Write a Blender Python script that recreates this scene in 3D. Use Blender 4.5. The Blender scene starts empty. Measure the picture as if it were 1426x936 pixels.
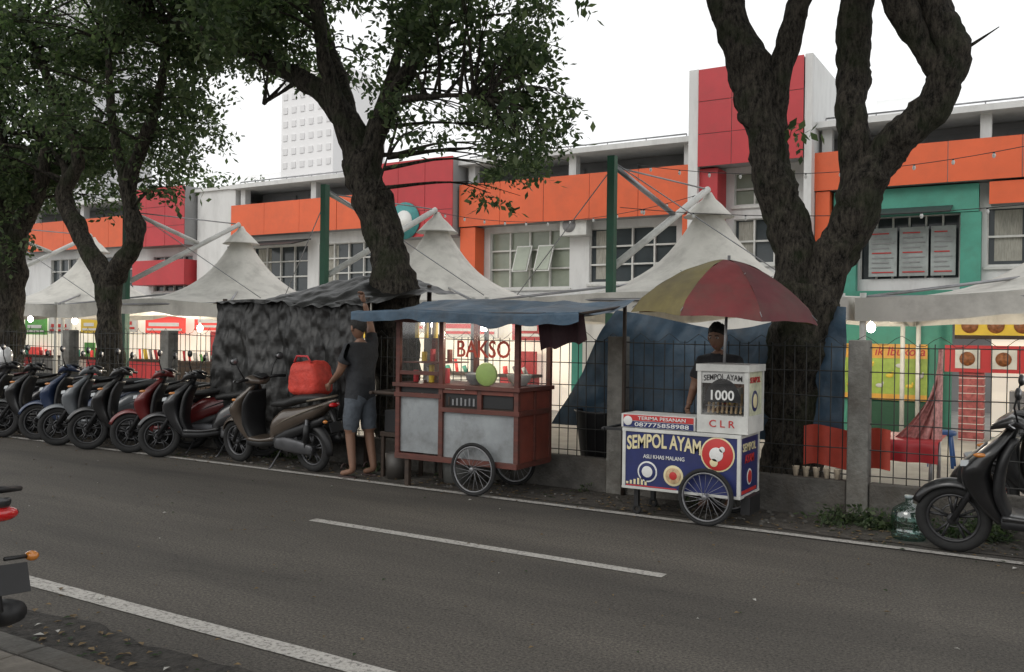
import bpy, math, random
import numpy as np
from mathutils import Vector, Matrix, noise
random.seed(7); np.random.seed(7)
R=math.radians
scene=bpy.context.scene
col=scene.collection
def link(o): col.objects.link(o); return o

# ---------------------------------------------------------------- materials
def NT(name):
    m=bpy.data.materials.new(name); m.use_nodes=True
    nt=m.node_tree; b=nt.nodes['Principled BSDF']
    return m,nt,b
def M(name,c,rough=.6,metal=0,var=.18,scale=6,bump=0,bscale=40,dirt=0,coat=0,stretch=None):
    if name in bpy.data.materials and name!='scooter_paint' and name!='scooter_accent': return bpy.data.materials[name]
    m,nt,b=NT(name); N=nt.nodes; L=nt.links
    tc=N.new('ShaderNodeTexCoord'); mp=N.new('ShaderNodeMapping'); L.new(tc.outputs['Object'],mp.inputs[0])
    if stretch: mp.inputs['Scale'].default_value=stretch
    n1=N.new('ShaderNodeTexNoise'); n1.inputs['Scale'].default_value=scale; n1.inputs['Detail'].default_value=6; n1.inputs['Roughness'].default_value=.65
    L.new(mp.outputs[0],n1.inputs['Vector'])
    r=N.new('ShaderNodeValToRGB'); r.color_ramp.elements[0].position=.3; r.color_ramp.elements[1].position=.72
    r.color_ramp.elements[0].color=(*[x*(1-var) for x in c],1); r.color_ramp.elements[1].color=(*[min(1,x*(1+var)) for x in c],1)
    L.new(n1.outputs['Fac'],r.inputs[0]); out=r.outputs[0]
    if dirt:
        n2=N.new('ShaderNodeTexNoise'); n2.inputs['Scale'].default_value=2.3; n2.inputs['Detail'].default_value=8; n2.inputs['Roughness'].default_value=.7
        L.new(mp.outputs[0],n2.inputs['Vector'])
        r2=N.new('ShaderNodeValToRGB'); r2.color_ramp.elements[0].position=.46; r2.color_ramp.elements[1].position=.7
        r2.color_ramp.elements[0].color=(0,0,0,1); r2.color_ramp.elements[1].color=(dirt,dirt,dirt,1)
        L.new(n2.outputs['Fac'],r2.inputs[0])
        mx=N.new('ShaderNodeMixRGB'); mx.inputs[2].default_value=(.07,.058,.045,1)
        L.new(r2.outputs[0],mx.inputs[0]); L.new(out,mx.inputs[1]); out=mx.outputs[0]
    L.new(out,b.inputs['Base Color'])
    b.inputs['Roughness'].default_value=rough; b.inputs['Metallic'].default_value=metal
    if coat: b.inputs['Coat Weight'].default_value=coat; b.inputs['Coat Roughness'].default_value=.08
    if bump:
        n3=N.new('ShaderNodeTexNoise'); n3.inputs['Scale'].default_value=bscale; n3.inputs['Detail'].default_value=6
        L.new(mp.outputs[0],n3.inputs['Vector'])
        bp=N.new('ShaderNodeBump'); bp.inputs['Strength'].default_value=bump; bp.inputs['Distance'].default_value=.03
        L.new(n3.outputs['Fac'],bp.inputs['Height']); L.new(bp.outputs[0],b.inputs['Normal'])
    return m
def EM(name,c,s):
    m,nt,b=NT(name); b.inputs['Base Color'].default_value=(*c,1)
    b.inputs['Emission Color'].default_value=(*c,1); b.inputs['Emission Strength'].default_value=s
    return m
def GLASS(name,tint=(1,1,1),fac=.12):
    m,nt,b=NT(name); N=nt.nodes; L=nt.links
    t=N.new('ShaderNodeBsdfTransparent'); t.inputs[0].default_value=(*tint,1)
    g=N.new('ShaderNodeBsdfGlossy'); g.inputs['Roughness'].default_value=.05; g.inputs[0].default_value=(.8,.8,.8,1)
    mx=N.new('ShaderNodeMixShader'); mx.inputs[0].default_value=fac
    L.new(t.outputs[0],mx.inputs[1]); L.new(g.outputs[0],mx.inputs[2])
    L.new(mx.outputs[0],N['Material Output'].inputs[0]); return m

def asphalt():
    m,nt,b=NT('asphalt'); N=nt.nodes; L=nt.links
    tc=N.new('ShaderNodeTexCoord')
    a=N.new('ShaderNodeTexNoise'); a.inputs['Scale'].default_value=.55; a.inputs['Detail'].default_value=8; a.inputs['Roughness'].default_value=.65
    mp=N.new('ShaderNodeMapping'); mp.inputs['Scale'].default_value=(.3,2.0,1); L.new(tc.outputs['Object'],mp.inputs[0]); L.new(mp.outputs[0],a.inputs['Vector'])
    r=N.new('ShaderNodeValToRGB'); r.color_ramp.elements[0].position=.3; r.color_ramp.elements[1].position=.7
    r.color_ramp.elements[0].color=(.046,.042,.038,1); r.color_ramp.elements[1].color=(.104,.094,.083,1)
    L.new(a.outputs['Fac'],r.inputs[0])
    g=N.new('ShaderNodeTexNoise'); g.inputs['Scale'].default_value=60; g.inputs['Detail'].default_value=5; g.inputs['Roughness'].default_value=.85; L.new(tc.outputs['Object'],g.inputs['Vector'])
    r2=N.new('ShaderNodeValToRGB'); r2.color_ramp.elements[0].position=.38; r2.color_ramp.elements[1].position=.64
    r2.color_ramp.elements[0].color=(.25,.25,.25,1); r2.color_ramp.elements[1].color=(1.9,1.85,1.75,1); L.new(g.outputs['Fac'],r2.inputs[0])
    mx=N.new('ShaderNodeMixRGB'); mx.blend_type='MULTIPLY'; mx.inputs[0].default_value=1
    L.new(r.outputs[0],mx.inputs[1]); L.new(r2.outputs[0],mx.inputs[2])
    v=N.new('ShaderNodeTexVoronoi'); v.feature='DISTANCE_TO_EDGE'; v.inputs['Scale'].default_value=.75
    dn=N.new('ShaderNodeTexNoise'); dn.inputs['Scale'].default_value=2.5; dn.inputs['Detail'].default_value=6; L.new(tc.outputs['Object'],dn.inputs['Vector'])
    ad=N.new('ShaderNodeMixRGB'); ad.blend_type='ADD'; ad.inputs[0].default_value=.6; L.new(tc.outputs['Object'],ad.inputs[1]); L.new(dn.outputs['Color'],ad.inputs[2]); L.new(ad.outputs[0],v.inputs['Vector'])
    cr_=N.new('ShaderNodeValToRGB'); cr_.color_ramp.elements[0].position=.0; cr_.color_ramp.elements[1].position=.007
    cr_.color_ramp.elements[0].color=(.72,.72,.72,1); cr_.color_ramp.elements[1].color=(1,1,1,1); L.new(v.outputs['Distance'],cr_.inputs[0])
    m2=N.new('ShaderNodeMixRGB'); m2.blend_type='MULTIPLY'; m2.inputs[0].default_value=1; L.new(mx.outputs[0],m2.inputs[1]); L.new(cr_.outputs[0],m2.inputs[2])
    L.new(m2.outputs[0],b.inputs['Base Color']); b.inputs['Roughness'].default_value=.8
    bp=N.new('ShaderNodeBump'); bp.inputs['Strength'].default_value=.7; bp.inputs['Distance'].default_value=.012
    L.new(g.outputs['Fac'],bp.inputs['Height']); L.new(bp.outputs[0],b.inputs['Normal']); return m
def worn_paint():
    m,nt,b=NT('worn_road_paint'); N=nt.nodes; L=nt.links
    tc=N.new('ShaderNodeTexCoord')
    g=N.new('ShaderNodeTexNoise'); g.inputs['Scale'].default_value=38; g.inputs['Detail'].default_value=8; g.inputs['Roughness'].default_value=.8; L.new(tc.outputs['Object'],g.inputs['Vector'])
    r=N.new('ShaderNodeValToRGB'); r.color_ramp.elements[0].position=.36; r.color_ramp.elements[1].position=.52
    r.color_ramp.elements[0].color=(.085,.08,.074,1); r.color_ramp.elements[1].color=(.42,.40,.37,1); L.new(g.outputs['Fac'],r.inputs[0])
    L.new(r.outputs[0],b.inputs['Base Color']); b.inputs['Roughness'].default_value=.8; return m
def bark():
    m,nt,b=NT('bark'); N=nt.nodes; L=nt.links
    tc=N.new('ShaderNodeTexCoord')
    mp=N.new('ShaderNodeMapping'); mp.inputs['Scale'].default_value=(1,1,.35); L.new(tc.outputs['Object'],mp.inputs[0])
    g=N.new('ShaderNodeTexNoise'); g.inputs['Scale'].default_value=24; g.inputs['Detail'].default_value=9; g.inputs['Roughness'].default_value=.8; L.new(mp.outputs[0],g.inputs['Vector'])
    r=N.new('ShaderNodeValToRGB'); r.color_ramp.elements[0].position=.4; r.color_ramp.elements[1].position=.64
    r.color_ramp.elements[0].color=(.008,.0075,.0065,1); r.color_ramp.elements[1].color=(.115,.10,.08,1); L.new(g.outputs['Fac'],r.inputs[0])
    n2=N.new('ShaderNodeTexNoise'); n2.inputs['Scale'].default_value=3; n2.inputs['Detail'].default_value=6; L.new(tc.outputs['Object'],n2.inputs['Vector'])
    r2=N.new('ShaderNodeValToRGB'); r2.color_ramp.elements[0].position=.5; r2.color_ramp.elements[1].position=.62; L.new(n2.outputs['Fac'],r2.inputs[0])
    mul=N.new('ShaderNodeMath'); mul.operation='MULTIPLY'; mul.inputs[1].default_value=.5; L.new(r2.outputs[0],mul.inputs[0])
    mx=N.new('ShaderNodeMixRGB'); mx.inputs[2].default_value=(.03,.042,.018,1); L.new(mul.outputs[0],mx.inputs[0]); L.new(r.outputs[0],mx.inputs[1])
    L.new(mx.outputs[0],b.inputs['Base Color']); b.inputs['Roughness'].default_value=.95; b.inputs['Specular IOR Level'].default_value=.2
    bp=N.new('ShaderNodeBump'); bp.inputs['Strength'].default_value=1; bp.inputs['Distance'].default_value=.06
    L.new(g.outputs['Fac'],bp.inputs['Height']); L.new(bp.outputs[0],b.inputs['Normal']); return m
def leafmat(name,c):
    m,nt,b=NT(name); N=nt.nodes; L=nt.links
    b.inputs['Base Color'].default_value=(*c,1); b.inputs['Roughness'].default_value=.6
    t=N.new('ShaderNodeBsdfTranslucent'); t.inputs[0].default_value=(c[0]*1.4,c[1]*1.6,c[2]*1.1,1)
    mx=N.new('ShaderNodeMixShader'); mx.inputs[0].default_value=.5
    L.new(b.outputs[0],mx.inputs[1]); L.new(t.outputs[0],mx.inputs[2]); L.new(mx.outputs[0],N['Material Output'].inputs[0]); return m

mAsph=asphalt(); mPaint=worn_paint(); mBark=bark()
mLeaf=[leafmat('leaf_dark',(.04,.062,.03)),leafmat('leaf_mid',(.075,.105,.05)),leafmat('leaf_light',(.12,.15,.08))]
mDirt=M('dirt',(.06,.052,.043),.95,var=.6,scale=9,bump=.8,bscale=30)
mConc=M('old_concrete',(.17,.165,.15),.9,var=.35,scale=7,bump=.4,dirt=.8)
mConcDark=M('grimy_concrete',(.09,.085,.077),.9,var=.4,scale=6,bump=.5,dirt=.8)
mPlaza=M('plaza_paving',(.36,.35,.33),.85,var=.15,scale=2,dirt=.3)
mPave=M('pavement_slabs',(.19,.17,.145),.9,var=.25,scale=10,bump=.3,dirt=.4)
mBlack=M('black_plastic',(.012,.012,.013),.5,var=.3)
mRubber=M('tyre_rubber',(.014,.014,.014),.85,var=.3,scale=20)
mSteel=M('steel',(.30,.30,.31),.38,.9,var=.2)
mAlloy=M('alloy_grey',(.10,.10,.105),.45,.6,var=.2)
mAlloyD=M('alloy_dark',(.035,.035,.037),.4,.3,var=.2)
mSheet=M('zinc_sheet',(.30,.32,.33),.5,.4,var=.2,scale=3,dirt=.6)
mWood=M('maroon_wood',(.105,.030,.021),.6,var=.35,scale=5,dirt=.4,stretch=(1,1,4))
mWoodR=M('red_wood_panel',(.17,.040,.026),.55,var=.3,scale=4,dirt=.4)
mWoodD=M('dark_wood',(.04,.026,.018),.7,var=.4,scale=7)
mWhite=M('white_paint',(.60,.60,.57),.5,var=.08,scale=3,dirt=.35)
mWhiteWall=M('white_wall',(.64,.64,.63),.8,var=.08,scale=1.2,dirt=.2,stretch=(1,1,.3))
mOrange=M('orange_panel',(.68,.115,.035),.5,var=.1,scale=.8,dirt=.12)
mRed=M('red_panel',(.46,.035,.042),.5,var=.12,scale=.8,dirt=.12)
mGreyW=M('grey_soffit',(.27,.27,.27),.8,var=.15,scale=1)
mDarkW=M('attic_dark',(.23,.23,.235),.8,var=.2,scale=1)
mTurq=M('turquoise_wall',(.07,.30,.22),.6,var=.12,scale=2,dirt=.2)
mTent=M('tent_fabric',(.62,.60,.55),.8,var=.12,scale=1.6,dirt=.35,bump=.15,bscale=5)
mPole=M('green_post_paint',(.012,.085,.045),.5,var=.2,scale=5,dirt=.3)
mBlueTarp=M('blue_tarpaulin',(.045,.085,.13),.55,var=.35,scale=2.5,bump=.7,bscale=6,dirt=.5)
mBlackTarp=M('black_tarpaulin',(.010,.010,.0095),.45,var=.3,scale=4,bump=.4,bscale=10,dirt=.08)
mNavy=M('navy_sticker',(.014,.022,.11),.5,var=.2,scale=5,dirt=.12)
mCream=M('cream_letter',(.68,.60,.36),.5,var=.05)
mWhiteL=M('white_letter',(.68,.68,.66),.5,var=.05)
mRedL=M('red_letter',(.48,.03,.028),.5,var=.08)
mYellow=M('yellow_sign',(.70,.50,.06),.5,var=.1)
mGreenS=M('green_sign',(.12,.38,.09),.5,var=.15)
mWire=M('fence_wire',(.04,.04,.038),.7,.2,var=.3)
mSkin=M('skin',(.20,.108,.07),.55,var=.08,scale=20)
mHair=M('hair',(.010,.009,.008),.7,var=.3,scale=60,bump=.6,bscale=120)
mShirt=M('dark_shirt',(.022,.024,.028),.85,var=.25,scale=9,bump=.5,bscale=18)
mShorts=M('bluegrey_shorts',(.075,.088,.105),.85,var=.25,scale=14,bump=.5,bscale=20)
mShirt2=M('black_shirt',(.018,.018,.02),.85,var=.25,scale=9,bump=.5,bscale=18)
mGlass=GLASS('clear_glass',fac=.10); mJug=GLASS('jug_plastic',(.62,.8,.76),.2)
mWinDark=M('window_glass_dark',(.05,.06,.065),.12,var=.3,scale=.7)
mWinPale=M('window_glass_pale',(.27,.30,.24),.2,var=.3,scale=.7)
mBulb=EM('lamp_glow',(1,.97,.88),40)
mGlowWall=EM('self_glowing_stall_wall',(.80,.74,.62),.6)  # wall emits by itself, standing in for lamplight in the stalls
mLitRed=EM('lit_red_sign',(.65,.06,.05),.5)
mTailR=M('tail_lens',(.5,.008,.01),.15,coat=1,var=.05)
mHeadL=M('headlamp_lens',(.32,.34,.35),.12,coat=1,var=.1)
mSeat=M('seat_vinyl',(.014,.014,.014),.6,var=.2,scale=30,bump=.2)
mAmber=M('amber',(.5,.17,.02),.25,coat=.8)

# ---------------------------------------------------------------- mesh builder
def cr(pts,k=5):
    P=[Vector(p) for p in pts]; out=[]
    if len(P)<3: return P
    Q=[P[0]*2-P[1]]+P+[P[-1]*2-P[-2]]
    for i in range(1,len(Q)-2):
        for j in range(k):
            t=j/k; a,b,c,d=Q[i-1],Q[i],Q[i+1],Q[i+2]
            out.append(.5*((2*b)+(c-a)*t+(2*a-5*b+4*c-d)*t*t+(3*b-a-3*c+d)*t**3))
    out.append(P[-1]); return out
def lerpr(rs,n):
    return [float(np.interp(i/(n-1)*(len(rs)-1),range(len(rs)),rs)) for i in range(n)]
class MB:
    def __init__(s): s.v=[];s.f=[];s.m=[];s.sm=[];s.mats=[]
    def mi(s,m):
        if m not in s.mats: s.mats.append(m)
        return s.mats.index(m)
    def add(s,vs,fs,mat,smooth=False):
        o=len(s.v); s.v+= [tuple(v) for v in vs]; i=s.mi(mat)
        for f in fs: s.f.append([a+o for a in f]); s.m.append(i); s.sm.append(smooth)
    def bx(s,x0,x1,y0,y1,z0,z1,mat):
        s.add([(x0,y0,z0),(x1,y0,z0),(x1,y1,z0),(x0,y1,z0),(x0,y0,z1),(x1,y0,z1),(x1,y1,z1),(x0,y1,z1)],
              [(0,3,2,1),(4,5,6,7),(0,1,5,4),(1,2,6,5),(2,3,7,6),(3,0,4,7)],mat)
    def box(s,c,d,mat,rot=None):
        vs=[]
        for z in(-.5,.5):
            for x,y in((-.5,-.5),(.5,-.5),(.5,.5),(-.5,.5)):
                v=Vector((x*d[0],y*d[1],z*d[2]))
                if rot: v=rot@v
                vs.append(v+Vector(c))
        s.add(vs,[(0,3,2,1),(4,5,6,7),(0,1,5,4),(1,2,6,5),(2,3,7,6),(3,0,4,7)],mat)
    def rings(s,rg,mat,smooth=True,cap=True):
        n=len(rg[0]); vs=[v for r in rg for v in r]; fs=[]
        for i in range(len(rg)-1):
            for j in range(n):
                a=i*n+j;b=i*n+(j+1)%n; fs.append((a,b,b+n,a+n))
        if cap: fs.append(tuple(range(n-1,-1,-1))); fs.append(tuple(range((len(rg)-1)*n,len(rg)*n)))
        s.add(vs,fs,mat,smooth)
    def tube(s,pts,rs,mat,n=8,rough=0,smooth=True):
        P=[Vector(p) for p in pts]; rs=lerpr(rs,len(P)) if len(rs)!=len(P) else rs
        up=Vector((.31,.2,.93)).normalized(); rg=[]
        t0=(P[1]-P[0]).normalized(); u=t0.cross(up)
        if u.length<.1: u=t0.cross(Vector((1,0,0)))
        u.normalize()
        for i,p in enumerate(P):
            t=(P[min(i+1,len(P)-1)]-P[max(i-1,0)]).normalized()
            u=(u-t*u.dot(t)).normalized(); w=t.cross(u); ring=[]
            for j in range(n):
                a=2*math.pi*j/n; r=rs[i]; d=u*math.cos(a)+w*math.sin(a)
                if rough:
                    q=p+d*r; r*=1+rough*(noise.noise(q*3)+.7*noise.noise(q*8)+.35*noise.noise(q*19))
                ring.append(p+d*r)
            rg.append(ring)
        s.rings(rg,mat,smooth)
    def cyl(s,a,b,r,mat,n=10,r1=None): s.tube([a,b],[r,r if r1 is None else r1],mat,n)
    def torus(s,c,R_,r,mat,nR=28,nr=8,a0=0,a1=2*math.pi,wy=1):  # axis = y
        full=abs(a1-a0-2*math.pi)<1e-6; rg=[]; c=Vector(c)
        for i in range(nR+ (0 if full else 1)):
            a=a0+(a1-a0)*i/nR; d=Vector((math.cos(a),0,math.sin(a)))
            rg.append([c+d*(R_+r*math.cos(b))+Vector((0,1,0))*r*wy*math.sin(b) for b in [2*math.pi*k/nr for k in range(nr)]])
        if full: rg.append(rg[0])
        s.rings(rg,mat,True,not full)
    def ball(s,c,d,mat,n=12,m=8):
        rg=[]
        for i in range(m+1):
            th=math.pi*i/m; th=min(max(th,.02),math.pi-.02)
            rg.append([Vector((c[0]+d[0]*math.sin(th)*math.cos(2*math.pi*j/n),c[1]+d[1]*math.sin(th)*math.sin(2*math.pi*j/n),c[2]-d[2]*math.cos(th))) for j in range(n)])
        s.rings(rg,mat,True)
    def loftx(s,secs,mat,p=2.6,n=16):   # (x,zc,hw,hh)
        rg=[]
        S=[cr([(a[0],a[1],0) for a in secs],4)]; k=len(S[0])
        hw=lerpr([a[2] for a in secs],k); hh=lerpr([a[3] for a in secs],k)
        for i,q in enumerate(S[0]):
            ring=[]
            for j in range(n):
                a=2*math.pi*j/n; c_,s_=math.cos(a),math.sin(a)
                ring.append(Vector((q.x,hw[i]*math.copysign(abs(c_)**(2/p),c_),q.y+hh[i]*math.copysign(abs(s_)**(2/p),s_))))
            rg.append(ring)
        s.rings(rg,mat)
    def loftz(s,secs,mat,p=2.6,n=16,yo=0):   # (z,xc,hw,ht)
        rg=[]; S=cr([(a[1],a[0],0) for a in secs],4); k=len(S)
        hw=lerpr([a[2] for a in secs],k); hh=lerpr([a[3] for a in secs],k)
        for i,q in enumerate(S):
            ring=[]
            for j in range(n):
                a=2*math.pi*j/n; c_,s_=math.cos(a),math.sin(a)
                ring.append(Vector((q.x+hh[i]*math.copysign(abs(c_)**(2/p),c_),yo+hw[i]*math.copysign(abs(s_)**(2/p),s_),q.y)))
            rg.append(ring)
        s.rings(rg,mat)
    def grid(s,fn,nu,nv,mat,smooth=True):
        vs=[fn(i/nu,j/nv) for i in range(nu+1) for j in range(nv+1)]
        fs=[(i*(nv+1)+j,(i+1)*(nv+1)+j,(i+1)*(nv+1)+j+1,i*(nv+1)+j+1) for i in range(nu) for j in range(nv)]
        s.add(vs,fs,mat,smooth)
    def finish(s,name,parent=None,bevel=0,mat4=None):
        me=bpy.data.meshes.new(name); me.from_pydata(s.v,[],s.f)
        for m in s.mats: me.materials.append(m)
        me.polygons.foreach_set('material_index',s.m); me.polygons.foreach_set('use_smooth',s.sm); me.update()
        o=link(bpy.data.objects.new(name,me))
        if parent: o.parent=parent
        if mat4 is not None: o.matrix_world=mat4
        if bevel:
            b=o.modifiers.new('bevel','BEVEL'); b.width=bevel; b.segments=2; b.limit_method='ANGLE'
        return o
def empty(name):
    e=bpy.data.objects.new(name,None); e.empty_display_size=.2; return link(e)
def text(s,loc,h,mat,parent,width=None,rz=0,name='lettering',bold=.0,shear=0,arc=0):
    cu=bpy.data.curves.new(name,'FONT'); cu.body=s; cu.size=1; cu.extrude=.004; cu.offset=bold; cu.shear=shear
    cu.align_x='CENTER'; cu.align_y='CENTER'; cu.resolution_u=3
    o=link(bpy.data.objects.new(name,cu)); bpy.context.view_layer.update()
    me=bpy.data.meshes.new_from_object(o.evaluated_get(bpy.context.evaluated_depsgraph_get()))
    bpy.data.objects.remove(o)
    xs=[v.co.x for v in me.vertices]; ys=[v.co.y for v in me.vertices]
    w=max(xs)-min(xs); hh=max(ys)-min(ys); cx=(max(xs)+min(xs))/2; cy=(max(ys)+min(ys))/2
    sy=h/hh; sx=(width/w) if width else sy
    for v in me.vertices:
        X=(v.co.x-cx)*sx; v.co=(X,(v.co.y-cy)*sy-arc*X*X,v.co.z*.5)
    me.materials.clear(); me.materials.append(mat)
    t=link(bpy.data.objects.new(name,me)); t.parent=parent; t.location=loc; t.rotation_euler=(R(90),0,R(rz)); return t
def disc(mb,c,r,mat,th=.004,n=28,side=False):
    c=Vector(c)
    if side: mb.cyl(c,c+Vector((th,0,0)),r,mat,n)
    else: mb.cyl(c,c-Vector((0,th,0)),r,mat,n)
def nz(x,y,z=0): return noise.noise(Vector((x,y,z)))

# ---------------------------------------------------------------- camera / world / sun
cd=bpy.data.cameras.new('Camera'); cam=link(bpy.data.objects.new('Camera',cd)); scene.camera=cam
cd.sensor_width=36; cd.lens=31.56; cd.clip_end=3000; cd.clip_start=.05
cam.matrix_world=Matrix.Translation((0,0,1.6))@Matrix.Rotation(R(31.2),4,'Z')@Matrix.Rotation(R(89.82),4,'X')@Matrix.Rotation(R(.73),4,'Z')
w=bpy.data.worlds.new('World'); scene.world=w; w.use_nodes=True; N=w.node_tree.nodes; L=w.node_tree.links
bg=N['Background']; sk=N.new('ShaderNodeTexSky'); sk.sky_type='NISHITA'; sk.sun_disc=False
sk.sun_elevation=R(38); sk.sun_rotation=R(200); sk.dust_density=4; sk.air_density=1.2
hs=N.new('ShaderNodeHueSaturation'); hs.inputs['Saturation'].default_value=.25; L.new(sk.outputs[0],hs.inputs['Color'])
mx=N.new('ShaderNodeMixRGB'); mx.inputs[0].default_value=.86; mx.inputs[2].default_value=(10.4,10.5,10.5,1)
L.new(hs.outputs[0],mx.inputs[1]); L.new(mx.outputs[0],bg.inputs[0]); bg.inputs[1].default_value=.12
sd=bpy.data.lights.new('sun','SUN'); sd.energy=.5; sd.angle=R(25); sd.color=(1,.96,.9); so=link(bpy.data.objects.new('sun',sd))
so.rotation_euler=(R(52),0,R(-20))
scene.view_settings.view_transform='Standard'; scene.view_settings.look='None'; scene.view_settings.exposure=0

# ---------------------------------------------------------------- ground, road
def sheet(name,x0,x1,y0,y1,z,mat,wob=0,n=1):
    mb=MB()
    if not wob: mb.add([(x0,y0,z),(x1,y0,z),(x1,y1,z),(x0,y1,z)],[(0,1,2,3)],mat)
    else:
        mb.grid(lambda u,v:(x0+(x1-x0)*u,(y0 if v<.5 else y1)+wob*(nz(u*(x1-x0)*1.7,v*9)+.5*nz(u*(x1-x0)*6,v*9)),z),n,1,mat,False)
        mb.f=[f[::-1] for f in mb.f]
    return mb.finish(name)
sheet('ground',-1200,1200,-600,1500,-.02,mDirt)
sheet('road',-120,60,2.44,7.75,0,mAsph)
sheet('plaza_pavement',-90,40,8.45,34,.002,mPlaza)
sheet('dirt_verge',-60,30,7.52,8.3,.006,mDirt,.08,900)
sheet('gutter_debris',-40,20,2.47,2.95,.004,M('gutter_dirt',(.035,.031,.027),.95,var=.7,scale=14,bump=.8),.07,700)
sheet('road_edge_line',-60,30,7.31,7.40,.009,mPaint,.008,900)
sheet('road_edge_line',-60,30,3.2,3.33,.005,mPaint,.006,900)
mb=MB()
for k in range(-6,4):
    x=-5.35+k*9.2
    mb.add([(x,5.57,.005),(x+3.15,5.57,.005),(x+3.15,5.67,.005),(x,5.67,.005)],[(0,1,2,3)],mPaint)
mb.finish('centre_line')
mb=MB()
for i in range(-40,20):  # kerb stones
    mb.bx(i*1.0+.006,i*1.0+.994,2.32,2.46,-.01,.12,mConcDark)
mb.finish('kerb',bevel=.012)
mb=MB()
for i in range(-60,24):
    for j in range(6):
        mb.bx(i*.5+.005,i*.5+.495,2.31-(j+1)*.5+.005,2.31-j*.5,.0,.12+.003*nz(i*3.1,j*2.2),mPave)
mb.finish('pavement',bevel=.006)
mb=MB(); lm=[M('dry_leaf',(.14,.095,.045),.8,var=.4),M('litter_paper',(.42,.41,.38),.8,var=.2),mLeaf[0]]
for i in range(2600):
    r=random.random()
    if r<.5: x=random.uniform(-14,4); y=random.gauss(7.75,.22)
    elif r<.85: x=random.uniform(-9,1); y=2.47+abs(random.gauss(0,.28))
    else: x=random.uniform(-16,4); y=random.uniform(2.6,7.5)
    y=min(max(y,2.48),8.2)
    s_=random.uniform(.008,.032)*(1 if r<.85 else .7); a=random.random()*6.28; z=.012
    c,si=math.cos(a)*s_,math.sin(a)*s_
    mb.add([(x+c,y+si,z),(x-si*.5,y+c*.5,z+.008),(x-c,y-si,z),(x+si*.5,y-c*.5,z+.005)],[(0,1,2,3)],random.choices(lm,[6,.5,2])[0])
for i in range(300):
    x=random.uniform(-14,3.5); y=random.uniform(7.55,8.2); s_=random.uniform(.008,.035)
    mb.ball((x,y,.008),(s_,s_*.8,s_*.6),mConcDark,5,4)
mb.finish('fallen_leaves')

# ---------------------------------------------------------------- fence
FY=8.3
mb=MB()
x=.84-2.3*14
while x<9:
    h=1.57+random.uniform(-.02,.02); dx=random.uniform(-.01,.01)
    mb.add([(x-.09,FY-.09,0),(x+.09,FY-.09,0),(x+.09,FY+.09,0),(x-.09,FY+.09,0),(x-.085+dx,FY-.085,h),(x+.085+dx,FY-.085,h),(x+.085+dx,FY+.085,h),(x-.085+dx,FY+.085,h)],
           [(0,3,2,1),(4,5,6,7),(0,1,5,4),(1,2,6,5),(2,3,7,6),(3,0,4,7)],mConc)
    mb.bx(x+.095,x+2.205,FY-.06,FY+.06,0,.34,mConcDark)
    x+=2.3
mb.finish('concrete_fence_wall',bevel=.012)
mb=MB()
x=-31
while x<8:
    j=random.uniform(-.012,.012)
    mb.cyl((x,FY,.34),(x+j,FY+j,1.55),.0048,mWire,4); x+=.105
for z in(.4,.62,.85,1.08,1.3,1.52):
    P=[(xx,FY-.008,z+.02*nz(xx*1.3,z*7)) for xx in np.arange(-31,8.2,.6)]
    mb.tube(P,[.005],mWire,4)
P=[(xx,FY-.03+.04*math.cos(xx*21),1.57+.045*math.sin(xx*21)+.02*nz(xx*2,1)) for xx in np.arange(-31,8,.06)]
mb.tube(P,[.003],mWire,3)
mb.finish('wire_mesh_fence')

# ---------------------------------------------------------------- trees
def foliage(name,parent,clusters,per=46,size=.095):
    C=[]
    for (c,r,dn) in clusters:
        n=max(3,int(per*dn))
        g=np.random.normal(size=(n,3)); g/=np.linalg.norm(g,axis=1)[:,None]; rr=r*np.random.rand(n)**.5
        C.append(np.array(c)+g*rr[:,None]*np.array([1.2,1.2,.8]))
    C=np.concatenate(C); n=len(C); K=7
    d=np.random.normal(size=(n,3)); d[:,2]=d[:,2]*.5-.6; d/=np.linalg.norm(d,axis=1)[:,None]
    s=np.cross(d,np.random.normal(size=(n,3))); s/=np.linalg.norm(s,axis=1)[:,None]
    sz=size*np.random.uniform(.6,1.4,n)
    V=[]
    for k in range(K):
        t=(k//2)*.8; sd_=1 if k%2 else -1
        if k==6: sd_=0
        base=C+d*(sz*t)[:,None]
        ld=(d*.55+s*sd_*.9)+np.random.normal(size=(n,3))*.25; ld/=np.linalg.norm(ld,axis=1)[:,None]
        wd=np.cross(ld,np.random.normal(size=(n,3))*.5+np.array([0,0,1])); wd/=np.linalg.norm(wd,axis=1)[:,None]+1e-6
        Ln=sz[:,None]*np.random.uniform(.8,1.2,(n,1))
        V.append(np.stack([base,base+ld*Ln*.5+wd*Ln*.27,base+ld*Ln,base+ld*Ln*.5-wd*Ln*.27],1))
    V=np.concatenate(V).reshape(-1,3); nf=len(V)//4
    me=bpy.data.meshes.new(name); me.vertices.add(len(V)); me.vertices.foreach_set('co',V.ravel())
    me.loops.add(nf*4); me.loops.foreach_set('vertex_index',np.arange(nf*4)); me.polygons.add(nf)
    me.polygons.foreach_set('loop_start',np.arange(nf)*4); me.polygons.foreach_set('loop_total',np.full(nf,4))
    for m in mLeaf: me.materials.append(m)
    me.polygons.foreach_set('material_index',np.random.choice([0,1,2],nf,p=[.42,.38,.20])); me.update(calc_edges=True)
    o=link(bpy.data.objects.new(name,me)); o.parent=parent
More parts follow.
